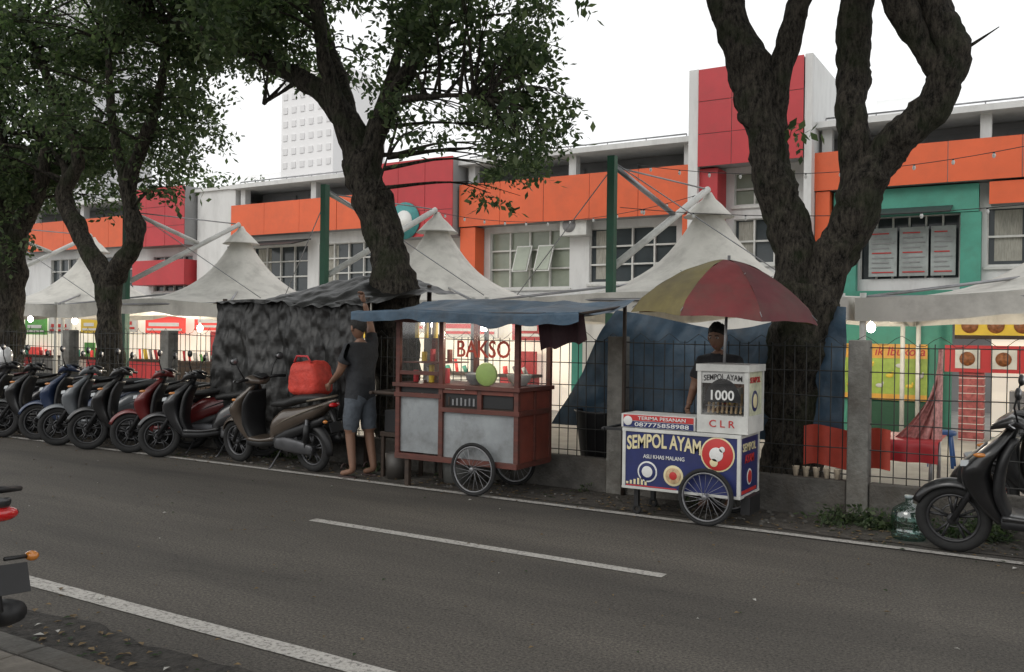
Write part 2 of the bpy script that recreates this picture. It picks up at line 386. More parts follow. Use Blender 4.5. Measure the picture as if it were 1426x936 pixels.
def tree(limbs,regions,nseg=16):
    e=empty('street_tree'); mb=MB(); allp=[]
    for pts,rs in limbs:
        P=cr(pts,9); mb.tube(P,lerpr(rs,len(P)),mBark,nseg if max(rs)>.08 else 8,rough=.3); allp+=P
    cl=[]
    for (X,Y,Z,n,rr,dn) in regions:
        k=0;tries=0
        while k<n and tries<n*30:
            tries+=1
            c=Vector((random.uniform(*X),random.uniform(*Y),random.uniform(*Z)))
            if noise.noise(c*.9)<-.02: continue
            k+=1; r=random.uniform(*rr); cl.append((c,r,dn*random.uniform(.6,1.25)*(r/.45)**2))
            q=min(allp,key=lambda p:(p-c).length+ (0 if p.z<c.z else .6))
            mid=(q+c)/2+Vector((random.uniform(-.15,.15),random.uniform(-.15,.15),.12))
            T=cr([q,mid,c],4); L_=(q-c).length
            mb.tube(T,lerpr([.012+.012*L_,.012,.004],len(T)),mBark,5)
            for _ in range(2):
                g=c+Vector((random.gauss(0,1),random.gauss(0,1),random.gauss(0,.6)))*r*.7
                mb.tube([mid,(mid+g)/2+Vector((0,0,.05)),g],[.008,.006,.003],mBark,4)
    mb.finish('trunk_and_limbs',e)
    if cl: foliage('foliage',e,cl)
    return e
Y=8.8
tree([([(-6.95,Y,0),(-7,Y,.75),(-7.02,Y,1.97),(-7.16,Y,2.6),(-7.41,Y,3.25),(-7.65,Y,3.82)],[.36,.28,.29,.24,.23,.23]),
      ([(-7.6,Y,3.6),(-7.86,Y,4.3),(-8.41,Y-.1,4.84),(-9.15,Y-.2,5.21),(-9.93,Y-.3,5.63),(-11.16,Y-.4,6.1),(-12.7,Y-.5,6.8)],[.19,.17,.13,.10,.085,.07,.04]),
      ([(-7.68,Y,3.7),(-8.1,Y+.2,4.8),(-8.55,Y+.4,5.43),(-8.96,Y+.6,6.3)],[.16,.11,.09,.06]),
      ([(-7.66,Y,3.7),(-7.95,Y-.2,4.7),(-8.04,Y-.3,5.3),(-8.24,Y-.3,6.3)],[.15,.1,.08,.06]),
      ([(-7.55,Y,3.65),(-7.31,Y+.1,4.42),(-7.08,Y+.2,4.84),(-6.65,Y+.3,5.66),(-6.3,Y+.3,6.3)],[.16,.11,.09,.07,.05]),
      ([(-7.6,Y,3.7),(-7.5,Y+.3,4.6),(-7.44,Y+.5,5.26),(-7.27,Y+.6,6.2)],[.14,.09,.07,.05]),
      ([(-7.3,Y,4.3),(-6.9,Y-.2,4.4),(-6.1,Y-.3,4.35),(-5.5,Y-.3,4.25)],[.05,.04,.03,.015]),
      ([(-9.6,Y-.3,5.4),(-10,Y-.3,6.1),(-10.2,Y,7)],[.06,.05,.03]),
      ([(-9.0,Y-.15,5.15),(-9.3,Y-.3,5.7),(-9.4,Y,6.6)],[.07,.055,.03]),
      ([(-8.6,Y-.1,4.95),(-9.2,Y+.3,5.0),(-9.9,Y+.5,4.9)],[.04,.03,.015]),
      ([(-7.3,Y-.1,3.0),(-7.1,Y-.3,3.3),(-6.9,Y-.35,3.7)],[.03,.02,.01]),
      ([(-8.2,Y-.5,6.2),(-7.5,7.4,6.9),(-6.8,5.8,7.4),(-6.2,4.4,7.7)],[.07,.06,.05,.03])],  # limb added to carry the unseen canopy over the street
     [((-11.8,-5.4),(6.8,10.8),(5.45,7.8),75,(.32,.6),1.1),
      ((-7.0,-5.05),(8,10.4),(3.85,5.8),42,(.20,.42),1.05),
      ((-6.4,-4.95),(8.4,9.5),(3.35,4.0),10,(.16,.28),.9),
      ((-9.8,-7),(8,10),(4.9,5.6),12,(.22,.38),.8),
      ((-12,-3.5),(3.5,8),(6.7,8.6),55,(.6,.9),.9)])  # unseen canopy above the view, added to shade the street and carts
tree([([(-2.2,Y,0),(-2.18,Y,.3),(-2.15,Y,.97),(-2.09,Y,1.59),(-2.04,Y,2.1)],[.38,.30,.27,.27,.30]),
      ([(-2.08,Y,1.85),(-2.18,Y,2.56),(-2.35,Y,3.06),(-2.47,Y,3.63),(-2.65,Y,4.29),(-2.88,Y,4.98),(-3.1,Y,5.8),(-3.6,Y,7)],[.22,.19,.20,.18,.20,.15,.12,.08]),
      ([(-2.42,Y,3.35),(-2.36,Y+.1,4.1),(-2.2,Y+.2,4.85),(-2.0,Y+.3,5.7),(-1.9,Y-.6,7)],[.15,.11,.11,.09,.06]),
      ([(-2.02,Y,1.85),(-1.87,Y,2.2),(-1.61,Y,2.74),(-1.5,Y,3.1),(-1.30,Y,3.36),(-1.08,Y,3.56),(-.90,Y,3.80),(-.83,Y,4.02),(-.88,Y,4.35),(-1.0,Y,4.76),(-1.1,Y,5.6),(-.8,Y-.5,7)],[.22,.20,.20,.19,.16,.16,.15,.17,.14,.14,.11,.07]),
      ([(-1.57,Y,2.8),(-1.62,Y,3.4),(-1.68,Y+.1,3.89),(-1.68,Y+.2,4.3),(-1.66,Y+.2,4.76),(-1.6,Y+.3,5.6),(-1.3,Y+.6,7)],[.17,.15,.15,.17,.15,.11,.07]),
      ([(-.88,Y,3.95),(-1.08,Y-.1,4.22),(-1.25,Y-.2,4.68),(-1.4,Y-.2,5.3)],[.11,.11,.12,.09]),
      ([(-.8,Y,4.1),(-.62,Y,4.2),(-.45,Y,4.3)],[.02,.012,.005]),
      ([(-2.45,Y-.1,3.6),(-2.62,Y-.15,3.72),(-2.68,Y-.15,3.78)],[.07,.06,.02]),
      ([(-3.1,Y,5.8),(-3.0,7.2,6.9),(-2.6,5.6,7.5),(-2.2,4.4,7.7)],[.1,.07,.05,.03])],  # limb added to reach the out-of-view crown over the street
     [((-.6,-.35),(8.6,9),(4.15,4.4),4,(.1,.18),.6),((-2.3,-2.1),(8.6,8.8),(3.5,3.7),1,(.08,.12),.4),((-1.35,-1.2),(8.5,8.6),(3.5,3.6),1,(.08,.12),.4),
      ((-5,2.5),(3.5,12),(6.75,8.8),80,(.6,.9),.85)],nseg=20)  # last region: out-of-view crown, added to darken the foreground
tree([([(-12.65,Y,0),(-12.69,Y,.89),(-12.74,Y,1.8),(-12.8,Y,2.5)],[.28,.20,.19,.20]),
      ([(-12.8,Y,2.3),(-13.47,Y,3.06),(-13.97,Y,3.8),(-13.6,Y,4.4),(-14.4,Y,5.63),(-15.07,Y,6.8)],[.17,.15,.13,.1,.08,.05]),
      ([(-12.78,Y,2.3),(-12.35,Y,2.7),(-12.1,Y,3.05),(-12.3,Y,3.79),(-11.9,Y,4.52),(-11.56,Y,5.25),(-11.33,Y,6.5)],[.16,.15,.13,.12,.09,.07,.05]),
      ([(-12.3,Y,3.6),(-12.7,Y,4.73),(-12.87,Y,6.1)],[.09,.07,.04]),
      ([(-13.9,Y,3.7),(-14.3,Y+.2,4.3),(-15.2,Y+.3,4.9)],[.08,.06,.03])],
     [((-18,-11.9),(7.2,11.2),(4.3,7.8),115,(.3,.62),1.15),
      ((-12.1,-10.6),(8,10),(4.3,6.5),15,(.22,.42),.9),
      ((-15.4,-13.4),(8.2,9.6),(3.6,4.4),10,(.22,.38),.9),
      ((-11.9,-11.2),(8.6,9),(3.5,3.95),5,(.15,.25),.8)])
tree([([(-15.5,Y,0),(-15.55,Y,1.4),(-15.5,Y,2.5),(-15.2,Y,3.27),(-14.7,Y,3.84),(-14.5,Y,4.6)],[.3,.25,.24,.16,.12,.08]),
      ([(-15.5,Y,2.4),(-15.6,Y,3.3),(-15.7,Y,4.2),(-16,Y,5.6)],[.18,.15,.12,.08])],
     [((-18.8,-14.6),(7,10.5),(3.5,5.4),46,(.32,.58),1.2),((-16.0,-14.7),(8,9.5),(2.9,3.5),9,(.22,.34),1)])
e=empty('distant_trees'); cl=[]
for i in range(60):
    cl.append(((random.uniform(-75,-40),random.uniform(38,46),random.uniform(4,11)),1.6,1))
foliage('foliage',e,cl,per=60,size=.35)

# ---------------------------------------------------------------- tents
def tent(cx,cy=13,h=2.46):
    e=empty('peaked_market_tent'); mb=MB(); zb=2.1
    def P(s_,a):
        ca,sa=math.cos(a),math.sin(a); sq=h/max(abs(ca),abs(sa))
        rr=s_*((1-s_)*h+s_*sq) if s_<1 else sq
        rr=max(rr,.12)
        inw=1-.05*(s_**4)*(math.cos(2*a)**2)
        z=zb+1.78*math.exp(-1.35*rr)-.07+.07*(s_**6)*(math.cos(2*a)**2)+.02*nz(a*3,s_*5,cx)
        return Vector((cx+rr*ca*inw,cy+rr*sa*inw,z))
    na=48; ns=18
    rg=[[P((i/ns)**1.5*.95+.05,2*math.pi*j/na) for j in range(na)] for i in range(ns+1)]
    mb.rings(rg,mTent,True,False)
    last=rg[-1]
    mb.rings([last,[v+Vector((0,0,-.13+.02*nz(v.x*5,v.y*5))) for v in last],[v+Vector((0,0,-.26+.02*math.sin(j*1.57))) for j,v in enumerate(last)]],mTent,True,False)
    top=Vector((cx,cy,0))
    prof=[(.16,3.42),(.19,3.46),(.38,3.37),(.34,3.40),(.2,3.55),(.1,3.64),(.04,3.74)]
    mb.rings([[top+Vector((r*math.cos(t),r*math.sin(t),z)) for t in [2*math.pi*k/16 for k in range(16)]] for r,z in prof],mTent)
    for sx in(-1,1):
        for sy in(-1,1):
            mb.cyl((cx+sx*h*.97,cy+sy*h*.97,0),(cx+sx*h*.97,cy+sy*h*.97,2.1),.035,mWhite,10)
            mb.cyl((cx+sx*h*.95,cy+sy*h*.95,2.06),(cx,cy,2.5),.02,mSteel,6)
    for k in range(4):
        a=R(45+90*k); b=R(135+90*k); q=h*1.36
        mb.cyl((cx+q*math.cos(a),cy+q*math.sin(a),2.05),(cx+q*math.cos(b),cy+q*math.sin(b),2.05),.022,mSteel,6)
    mb.cyl((cx,cy,2.5),(cx,cy,3.7),.03,mSteel,8)
    mb.finish('canopy_and_frame',e)
for cx in(-29.46,-24.46,-19.46,-14.46,-9.46,-4.46,.54,5.54): tent(cx)
for k,px_ in enumerate((-4.98,-10,-15,-20,-25)):
    mb=MB()
    mb.bx(px_-.052,px_+.052,10.65,10.75,0,3.93,mPole)
    mb.bx(px_-.11,px_+.11,10.58,10.82,0,.02,mSteel)
    tx=(-4.46,-9.46,-14.46,-19.46,-24.46)[k]
    a=Vector((px_,10.8,2.5)); b=Vector((tx,12.95,3.78)); mb.cyl(a,b,.05,mWhite,8)
    t=Vector((px_,10.8,3.8)); m_=a.lerp(b,.6); mb.cyl(t,m_+Vector((0,0,.05)),.04,mWhite if k else mSteel,8)
    mb.cyl(t,b,.012,mSteel,5); mb.cyl((px_,10.8,3.85),(px_-2.2,12,2.2),.008,mSteel,4); mb.cyl((px_,10.8,3.85),(px_+2.2,12,2.2),.008,mSteel,4)
    mb.finish('green_support_post')

# ---------------------------------------------------------------- shop building
BY=22.0
e=empty('shop_building'); mb=MB(); gl=MB(); fr=MB()
def wallholes(x0,x1,z0,z1,holes,mat,y=BY,th=.25):
    xs=sorted({x0,x1,*[h[0] for h in holes],*[h[1] for h in holes]}); zs=sorted({z0,z1,*[h[2] for h in holes],*[h[3] for h in holes]})
    for i in range(len(xs)-1):
        for j in range(len(zs)-1):
            cx=(xs[i]+xs[i+1])/2; cz=(zs[j]+zs[j+1])/2
            if any(h[0]<cx<h[1] and h[2]<cz<h[3] for h in holes): continue
            vs=(xs[i],xs[i+1],y,y+th,zs[j],zs[j+1]); mb.bx(*vs,mat)
def window(x0,x1,z0,z1,nx,nz_,pale=False,frame=None,y=BY):
    f_=frame or mWhite
    gl.bx(x0,x1,y+.14,y+.16,z0,z1,mWinPale if pale else mWinDark)
    t=.045
    for i in range(nx+1):
        x=x0+(x1-x0)*i/nx; fr.bx(x-t/2,x+t/2,y+.05,y+.13,z0,z1,f_)
    for j in range(nz_+1):
        z=z0+(z1-z0)*j/nz_; fr.bx(x0,x1,y+.06,y+.125,z-t/2,z+t/2,f_)
    fr.bx(x0-.06,x1+.06,y-.06,y+.05,z0-.09,z0-.03,f_)
holes=[(-14.1,-11.5,2.9,4.5),(-10.9,-8.4,3.0,4.46),(-6.9,-5.4,3.4,4.5),(-6.9,-5.4,4.85,5.65),(-3.9,-1.83,2.95,4.35),(-1.3,.9,3.2,4.45),(1.4,3.9,3.0,4.4),
       (-23.9,-21.3,2.9,4.45),(-20.8,-18.3,3.0,4.45),(-29.2,-27,3.0,4.3),(-35.8,-33.5,2.9,4.4),(-33,-30.4,2.9,4.4)]
wallholes(-60,12,0,5.8,holes,mWhiteWall)
window(*holes[0],4,3,True); window(*holes[1],4,3); window(*holes[2],3,2); window(*holes[3],3,2,True)
window(*holes[5],3,2,False,mWhite); window(*holes[6],3,3)
for h_ in holes[7:]: window(*h_,4,3)
for cx in(-12.9,-12.2):
    fr.box((cx,21.8,3.7),(.5,.03,.8),mWhite,Matrix.Rotation(R(-22),3,'X')); gl.box((cx,21.78,3.7),(.42,.035,.72),mWinPale,Matrix.Rotation(R(-22),3,'X'))
mCurt=M('window_curtain',(.32,.31,.27),.9,var=.3,scale=5,stretch=(8,1,1))
for h_ in (holes[1],holes[2],holes[5],holes[7],holes[8]):
    wd=h_[1]-h_[0]; gl.bx(h_[0]+wd*.06,h_[0]+wd*.3,BY+.132,BY+.139,h_[2]+.1,h_[3]-.05,mCurt)
def panels(x0,x1,z0,z1,y0,y1,mat,pw=1.2,ph=None):
    n=max(1,round((x1-x0)/pw)); m=max(1,round((z1-z0)/(ph or (z1-z0))))
    mb.bx(x0+.02,x1-.02,y0+.03,y1,z0+.02,z1-.02,mGreyW)
    for i in range(n):
        for j in range(m):
            a=x0+(x1-x0)*i/n; b=x0+(x1-x0)*(i+1)/n; c=z0+(z1-z0)*j/m; d=z0+(z1-z0)*(j+1)/m
            yo=random.uniform(0,.012); mb.bx(a+.008,b-.008,y0+yo,y0+.028,c+.008,d-.008,mat)
for (a,b,z0) in((-60,-29.75,4.7),(-24.4,-17.95,4.8),(-14.85,-7.85,4.65),(-4.85,12,4.98)):
    panels(a,b,z0,5.88,21.45,21.99,mOrange,1.45)
    mb.bx(a,b,22.9,23.1,5.6,6.45,mGreyW); mb.bx(a,b,21.6,22.9,5.55,5.6,mGreyW)
    mb.bx(a-.1,b+.1,21.5,34,6.46,6.60,mWhiteWall)
    x=a+.1
    while x<b:
        mb.bx(x,x+.22,21.8,22.05,5.89,6.46,mWhiteWall); x+=3.3
    x=a+.6
    while x<b-1.6:
        mb.bx(x,x+1.1,22.84,22.89,5.75,6.3,mDarkW); x+=1.65
    mb.tube([(a+.2,21.7,6.7),(b-.2,21.7,6.7)],[.02],mSteel,6)
    x=a+.2
    while x<b: mb.cyl((x,21.7,6.6),(x,21.7,6.7),.014,mSteel,6); x+=1.1
mb.bx(-4.82,-4.5,21.5,21.98,3.6,4.97,mOrange)
mb.bx(-8.05,-7.87,21.46,21.98,3.6,4.63,mOrange); mb.bx(-14.82,-14.3,21.5,21.98,2.8,4.63,mOrange)
for (a,b,z0,z1) in((-29.66,-26.5,4.6,6.72),(-17.9,-14.9,4.4,6.7)):
    panels(a,b,z0,z1,21.2,21.98,mRed,1.05,.72); mb.bx(a,b,22.01,34,5.8,6.66,mWhiteWall)
mb.bx(-29.5,-26.6,21.3,21.98,3.2,4.1,mRed)
panels(-7.55,-5.02,5.72,8.1,21.1,21.6,mRed,.84,.8)
mb.bx(-7.8,-7.56,21.15,27,0,8.12,mWhiteWall); mb.bx(-5.01,-4.84,21.15,27,0,8.12,mWhiteWall); mb.bx(-7.56,-5.01,21.62,27,5.81,8.08,mWhiteWall)
mb.bx(-7.56,-7.1,21.3,21.98,4.4,5.7,mRed)
mb.bx(-26.4,-24.45,21.7,21.99,0,6.5,mWhiteWall); mb.bx(-26.48,-24.3,21.6,30,6.5,6.6,mWhiteWall)
mb.bx(-4.45,-1.45,21.7,21.98,4.36,4.96,mTurq); mb.bx(-1.8,-1.4,21.72,21.97,2.2,4.35,mTurq); mb.bx(-4.4,-3.95,21.72,21.97,2.2,4.35,mTurq)
gl.bx(-3.9,-1.83,22.2,22.22,2.95,4.35,mWinDark)
for i in range(7):
    fr.bx(-3.9+i*.345-.02,-3.9+i*.345+.02,22.05,22.12,2.95,4.35,mWhite)
for i,(a,b) in enumerate(((-3.7,-3.1),(-3.05,-2.45),(-2.4,-1.9))):
    fr.bx(a,b,21.9,21.92,3.0,4.1,M('banner_vinyl',(.33,.36,.35),.6,var=.2,scale=3,dirt=.3))
    for j in range(9): fr.bx(a+.07,b-.07-.05*(j%3),21.885,21.899,3.08+j*.11,3.105+j*.11,mRedL if j%4==0 else mGreyW)
fr.box((-2.9,21.45,4.42),(1.9,.7,.03),M('metal_canopy',(.06,.07,.07),.5,.5),Matrix.Rotation(R(18),3,'X'))
panels(-1.25,.95,4.46,4.95,21.5,21.98,mOrange,1.1)
fr.box((-22.5,21.4,4.5),(3.0,.9,.04),M('metal_canopy_b',(.07,.07,.07),.5,.5),Matrix.Rotation(R(15),3,'X'))
for (ax,az) in((-19.0,2.6),(-11.2,4.75-.2),(1.1,2.7),(-8.2,3.0)):
    fr.bx(ax-.4,ax+.4,21.6,21.95,az-.28,az+.28,mWhite); fr.cyl((ax-.12,21.59,az),(ax-.12,21.6,az),.2,mDarkW,16)
for ax in(-14.75,-8.15,-4.95+.55,-24.6): fr.cyl((ax,21.9,0),(ax,21.9,4.6),.05,mGreyW,8)
disc(fr,(-16.6,21.19,4.9),.55,M('sign_teal',(.05,.24,.24),.5),.05); disc(fr,(-16.6,21.13,4.9),.3,mWhiteL,.03)
mb.bx(-60,12,22.3,34,5.0,5.5,mGreyW); mb.bx(-60,12,33,34,0,5.5,mWhiteWall)
for i in range(-12,3):
    a=i*4.6; mb.bx(a+.2,a+4.3,21.94,21.98,0,2.3,mDarkW if i%3 else mTurq)
mb.bx(-60,12,20.9,21.98,2.42,2.55,mGreyW)
mb.finish('walls_and_fascia',e); fr.finish('window_frames',e); gl.finish('window_glass',e)

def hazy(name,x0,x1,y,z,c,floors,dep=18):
    mh=M('haze_%.2f'%c[0],c,.9,var=.03,scale=.1); mw=M('hazew_%.2f'%c[0],tuple(k*.86 for k in c),.7,var=.05,scale=.2)  # distance haze painted into the pale wall and window colours
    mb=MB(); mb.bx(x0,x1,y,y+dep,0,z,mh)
    fh=z/floors; nw=max(3,int((x1-x0)/2.4))
    for i in range(floors):
        for j in range(nw):
            a=x0+(x1-x0)*(j+.25)/nw; b=x0+(x1-x0)*(j+.75)/nw
            mb.bx(a,b,y-.15,y-.05,i*fh+fh*.3,i*fh+fh*.75,mw)
    mb.bx(x0+2,x1-2,y+3,y+dep-3,z,z+2.5,mh)
    mb.finish(name)
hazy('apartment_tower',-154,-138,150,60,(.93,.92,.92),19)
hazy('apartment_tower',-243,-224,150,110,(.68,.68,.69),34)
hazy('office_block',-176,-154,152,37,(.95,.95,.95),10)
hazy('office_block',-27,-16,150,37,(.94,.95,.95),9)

# ---------------------------------------------------------------- stalls under the tents
SY=16.2
e=empty('food_stall_row'); mb=MB()
mb.bx(-32,-8.6,SY+.3,SY+.4,0,2.35,mGlowWall)
mb.bx(-8.6,-4,SY+.9,SY+1,0,2.3,mWhiteWall)
random.seed(11)
x=-31
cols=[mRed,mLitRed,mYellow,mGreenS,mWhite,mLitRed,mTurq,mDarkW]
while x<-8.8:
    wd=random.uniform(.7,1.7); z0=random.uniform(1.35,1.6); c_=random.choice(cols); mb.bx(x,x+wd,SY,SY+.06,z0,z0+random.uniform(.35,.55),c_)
    mb.bx(x+.08,x+wd-.08,SY-.012,SY-.004,z0+.08,z0+.14,mWhiteL if c_ is not mWhite else mRedL); mb.bx(x+.15,x+wd-.2,SY-.012,SY-.004,z0+.2,z0+.3,mWhiteL if c_ is not mWhite else mRedL)
    if random.random()<.7: mb.bx(x+.1,x+wd*.7,SY+.05,SY+.09,.5,random.uniform(.95,1.3),random.choice(cols))
    mb.bx(x,x+wd,SY-.6,SY-.1,.7,.76,mWoodD); mb.bx(x+.05,x+wd-.05,SY-.55,SY-.15,0,.7,random.choice([mRed,mWhite,mDarkW,mWoodD]))
    for q in range(int(wd/.22)): mb.cyl((x+.08+q*.22+random.uniform(0,.1),SY-.4,.76),(x+.08+q*.22,SY-.4,.88+.16*random.random()),random.uniform(.03,.06),random.choice(cols),8)
    x+=wd+random.uniform(.1,.6)
mb.bx(-18.8,-18.0,SY-.3,SY-.2,0,1.55,mRed)
mb.bx(-3.35,-1.45,SY+.05,SY+.15,0,2.4,mTurq)
mb.bx(-3.13,-1.80,SY-.02,SY+.02,.56,1.5,M('banner_green',(.33,.46,.08),.5,var=.3,scale=3))
mb.bx(-3.13,-1.80,SY-.035,SY-.022,1.26,1.5,M('banner_orange',(.68,.36,.06),.5,var=.2,scale=3))
mb.bx(-3.13,-1.80,SY-.035,SY-.022,.56,.66,M('banner_orange',(.68,.36,.06)))
mb.bx(-2.68,-1.78,SY-.03,SY+.04,0,.53,M('green_shutter',(.02,.08,.045),.5,var=.2,stretch=(1,1,12)))
for i in range(8):
    X=-3.0+i*.155; Z=.80+.17*(i%3); mb.ball((X,SY-.03,Z),(.06,.012,.035),mWhite if i%2 else mYellow,10,6); mb.ball((X+.05,SY-.03,Z+.04),(.02,.012,.03),mWhite if i%2 else mYellow,8,6)
mDish=M('dish_brown',(.25,.09,.03),.5,var=.6,scale=20)
mb.bx(-1.36,6,SY-.5,SY-.42,1.6,1.98,mYellow); mb.bx(-1.36,6,SY-.505,SY-.501,1.6,1.66,mWoodD)
for i in range(14): disc(mb,(-1.15+i*.36,SY-.5,1.81),.12,mDish,.01,16)
mb.bx(-1.5,6,SY-.48,SY-.42,1.08,1.5,mRed)
for i in range(12):
    mb.bx(-1.35+i*.5,-1.0+i*.5,SY-.5,SY-.485,1.14,1.44,mWhite); disc(mb,(-1.18+i*.5,SY-.501,1.29),.11,mDish,.008,16)
mb.bx(-1.3,-.95,SY-.4,SY-.1,0,1.08,M('pink_brick',(.34,.09,.09),.7,var=.5,scale=14))
for j in range(9): mb.bx(-1.305,-.945,SY-.405,SY-.09,.02+j*.12,.03+j*.12,mWhiteL)
mb.bx(-.9,6,SY+.5,SY+.6,0,2.3,mGlowWall)
mb.bx(-.6,.2,SY-.4,SY,0,.8,mSteel); mb.bx(.5,1.6,SY-.4,SY,0,.8,mWhite)
mb.finish('stalls',e)
text('ik Ibukota',(-2.22,SY-.037,1.38),.15,mRedL,e,.78,bold=.01,shear=.2)
def lamp(x,y,z,en,c=(1,.90,.74)):
    mb=MB(); mb.ball((x,y,z),(.06,.06,.075),mBulb,12,8); mb.cyl((x,y,z+.06),(x,y,z+.13),.022,mWhite,8); mb.cyl((x,y,z+.13),(x,y,2.12),.006,mBlack,4)
    e=mb.finish('hanging_lamp')
    l=bpy.data.lights.new('lamp_light','POINT'); l.energy=en; l.color=c; l.shadow_soft_size=.08
    o=link(bpy.data.objects.new('lamp_light',l)); o.location=(x,y-.1,z-.08); o.parent=e
for (x,y,z) in((-18.6,12,1.75),(-16.3,13.5,1.62),(-14.6,13,1.7),(-13.3,12.2,1.66),(-22,13,1.8),(-2.32,14,1.75),(-9.9,13.4,1.75),(-10.9,14.6,1.8),(1.0,14.0,1.8)): lamp(x,y,z,90)
mb=MB()
for (a,b,sag) in(((-5.2,12,4.05),(0,12,3.9),.25),((0,12,3.9),(6,12,4.0),.3),((-5,11,3.3),(3,11.5,3.5),.35),((-9.5,13,3.75),(-4.5,13,3.75),.3)):
    P=[Vector(a).lerp(Vector(b),t/24)+Vector((0,0,-sag*4*(t/24)*(1-t/24))) for t in range(25)]
    mb.tube(P,[.005],mBlack,4)
    for p in P[1::2]: mb.ball(p-Vector((0,0,.04)),(.02,.02,.03),mWhiteL,8,6); mb.cyl(p,p-Vector((0,0,.02)),.012,mBlack,6)
mb.finish('string_lights')

# ---------------------------------------------------------------- tables, curtain
mb=MB()
def cloth(x0,x1,y0,y1,z,drop,mat,mb=mb):
    def fn(u,v):
        X=x0-.02+(x1-x0+.04)*u
        if v<.3: t=v/.3; return Vector((X,y0-.02+.025*math.sin(X*22)*(1-t),z-drop*(1-t)))
        return Vector((X,y0+(y1-y0)*(v-.3)/.7,z))
    mb.grid(fn,60,20,mat)
cloth(-1.75,-.95,9.3,10.1,.62,.2,mRed)
for x in(-1.7,-1.0):
    for y in(9.35,10.05): mb.cyl((x,y,0),(x,y,.615),.02,mSteel,8)
mb.finish('covered_table')
mb=MB(); mCur=M('patterned_curtain',(.55,.28,.26),.8,var=.5,scale=22)
mb.grid(lambda u,v:Vector((-.95-.42*(v**2.2)*(1-u)+.02*math.sin(u*20),9.6+.05*math.sin(u*26),1.5-.9*v)),30,16,mCur); mb.finish('tied_curtain')
def stool(x,y,m_):
    mb=MB(); mb.rings([[Vector((x+r*math.cos(t),y+r*math.sin(t),z)) for t in [2*math.pi*k/14 for k in range(14)]] for r,z in((.16,.40),(.165,.44),(.15,.45))],m_)
    for a in(45,135,225,315): mb.tube([(x+.13*math.cos(R(a)),y+.13*math.sin(R(a)),.42),(x+.19*math.cos(R(a)),y+.19*math.sin(R(a)),0)],[.02],m_,6)
    mb.finish('plastic_stool')
mBlueP=M('blue_plastic',(.03,.10,.30),.5)
for (x,y,m_) in((-.3,10.6,mRed),(.4,11.2,mBlueP),(-2.6,11,mRed),(-12,11.2,mBlueP),(-13.2,10.8,mRed),(-15.3,11,mRed),(-1.2,12.4,mBlueP),(1.2,10.4,mRed)): stool(x,y,m_)

# ---------------------------------------------------------------- tarpaulins
mb=MB()
def bt(u,v):
    X=-3.95+u*2.3
    top=1.86-.17*math.sin(math.pi*min(1,u*1.15))+.03*math.sin(u*9)
    z=top+(0.62-top)*v
    return Vector((X-.75*v*(1-u)**2, 8.62+.25*(1-v)*math.sin(u*3)+.06*nz(X*3,z*3)+.04*nz(X*9,z*4)+.05*math.sin(X*4+z*5)*(1-u), z+.02*nz(X*2,v*3)))
mb.grid(bt,80,40,mBlueTarp); mb.finish('blue_tarpaulin')
mb=MB(); mb.grid(lambda u,v:Vector((-1.98+u*.75,8.5+.03*math.sin(u*18),.78-.36*v+.02*math.sin(u*9))),30,8,M('orange_cloth',(.45,.06,.035),.7,var=.2)); mb.finish('orange_cloth')
mb=MB()
def kt(u,v):
    X=-9.35+u*2.5; top=1.96+.03*math.sin(u*7)
    z=top+(.28-top)*v
    fold=abs(math.sin(X*4.3+1.3*nz(X*1.5,z*.8)+.5*z))**.6
    return Vector((X+.04*nz(z*2,u*4),8.06-.15*fold*(.3+.7*v)+.05*nz(X*4,z*1.6)+.03*nz(X*9,z*6)+.02*nz(X*21,z*9)-.10*v*(1-v),z))
mb.grid(kt,150,70,mBlackTarp)
def kr(u,v):
    X=-9.4+u*2.9; ridge=.38*math.exp(-((u-.62)/.35)**2)
    return Vector((X,8.02-.1+v*1.5,1.97+ridge*min(1,v*1.6)+.05*nz(X*3,v*4)+.025*nz(X*9,v*9)+.03*math.sin(u*7)*(1-v)-.05*math.sin(math.pi*v)*abs(math.sin(u*9))-.05*(1-v)**6*(1+nz(X*6,3))))
mb.grid(kr,90,34,mBlackTarp)
mb.grid(lambda u,v:Vector((-9.35+.05*nz(v*4,u*4),8.02+u*1.4,1.95-1.6*v)),12,20,mBlackTarp)
for x in(-9.3,-6.88): mb.cyl((x,8.1,0),(x,8.1,2.0),.03,mWoodD,8)
mb.cyl((-6.88,9.3,0),(-6.88,9.3,2.2),.03,mWoodD,8)
mb.finish('black_tarpaulin_stall')
mb=MB()
def aw(u,v):
    X=-6.2+u*2.62
    if v<.18: t=v/.18; return Vector((X,7.02+.015*math.sin(X*17)+.02*nz(X*5,1),1.80-.11*(1-t)*(1+.8*nz(X*3,5))+.02*math.sin(u*6)))
    t=(v-.18)/.82
    return Vector((X,7.02+t*1.25,1.80+.15*t+.02*math.sin(u*6)-.06*math.sin(math.pi*t)*(1+.5*math.sin(u*15))+.03*nz(X*4,t*4)))
mb.grid(aw,90,28,mBlueTarp)
mb.grid(lambda u,v:Vector((-4.15+u*.5,7.3+.05*math.sin(u*12)+.4*v*.2,1.78-(.34-.1*u)*v+.02*math.sin(u*13))),16,8,M('dark_cloth',(.04,.016,.02),.8,var=.4))
mb.cyl((-3.62,7.06,1.77),(-6.18,7.06,1.79),.015,mWoodD,6); mb.cyl((-3.66,8.2,0),(-3.66,8.2,1.9),.02,mWoodD,8); mb.cyl((-3.62,7.06,1.77),(-3.66,8.2,1.88),.014,mWoodD,6)
mb.finish('blue_awning')

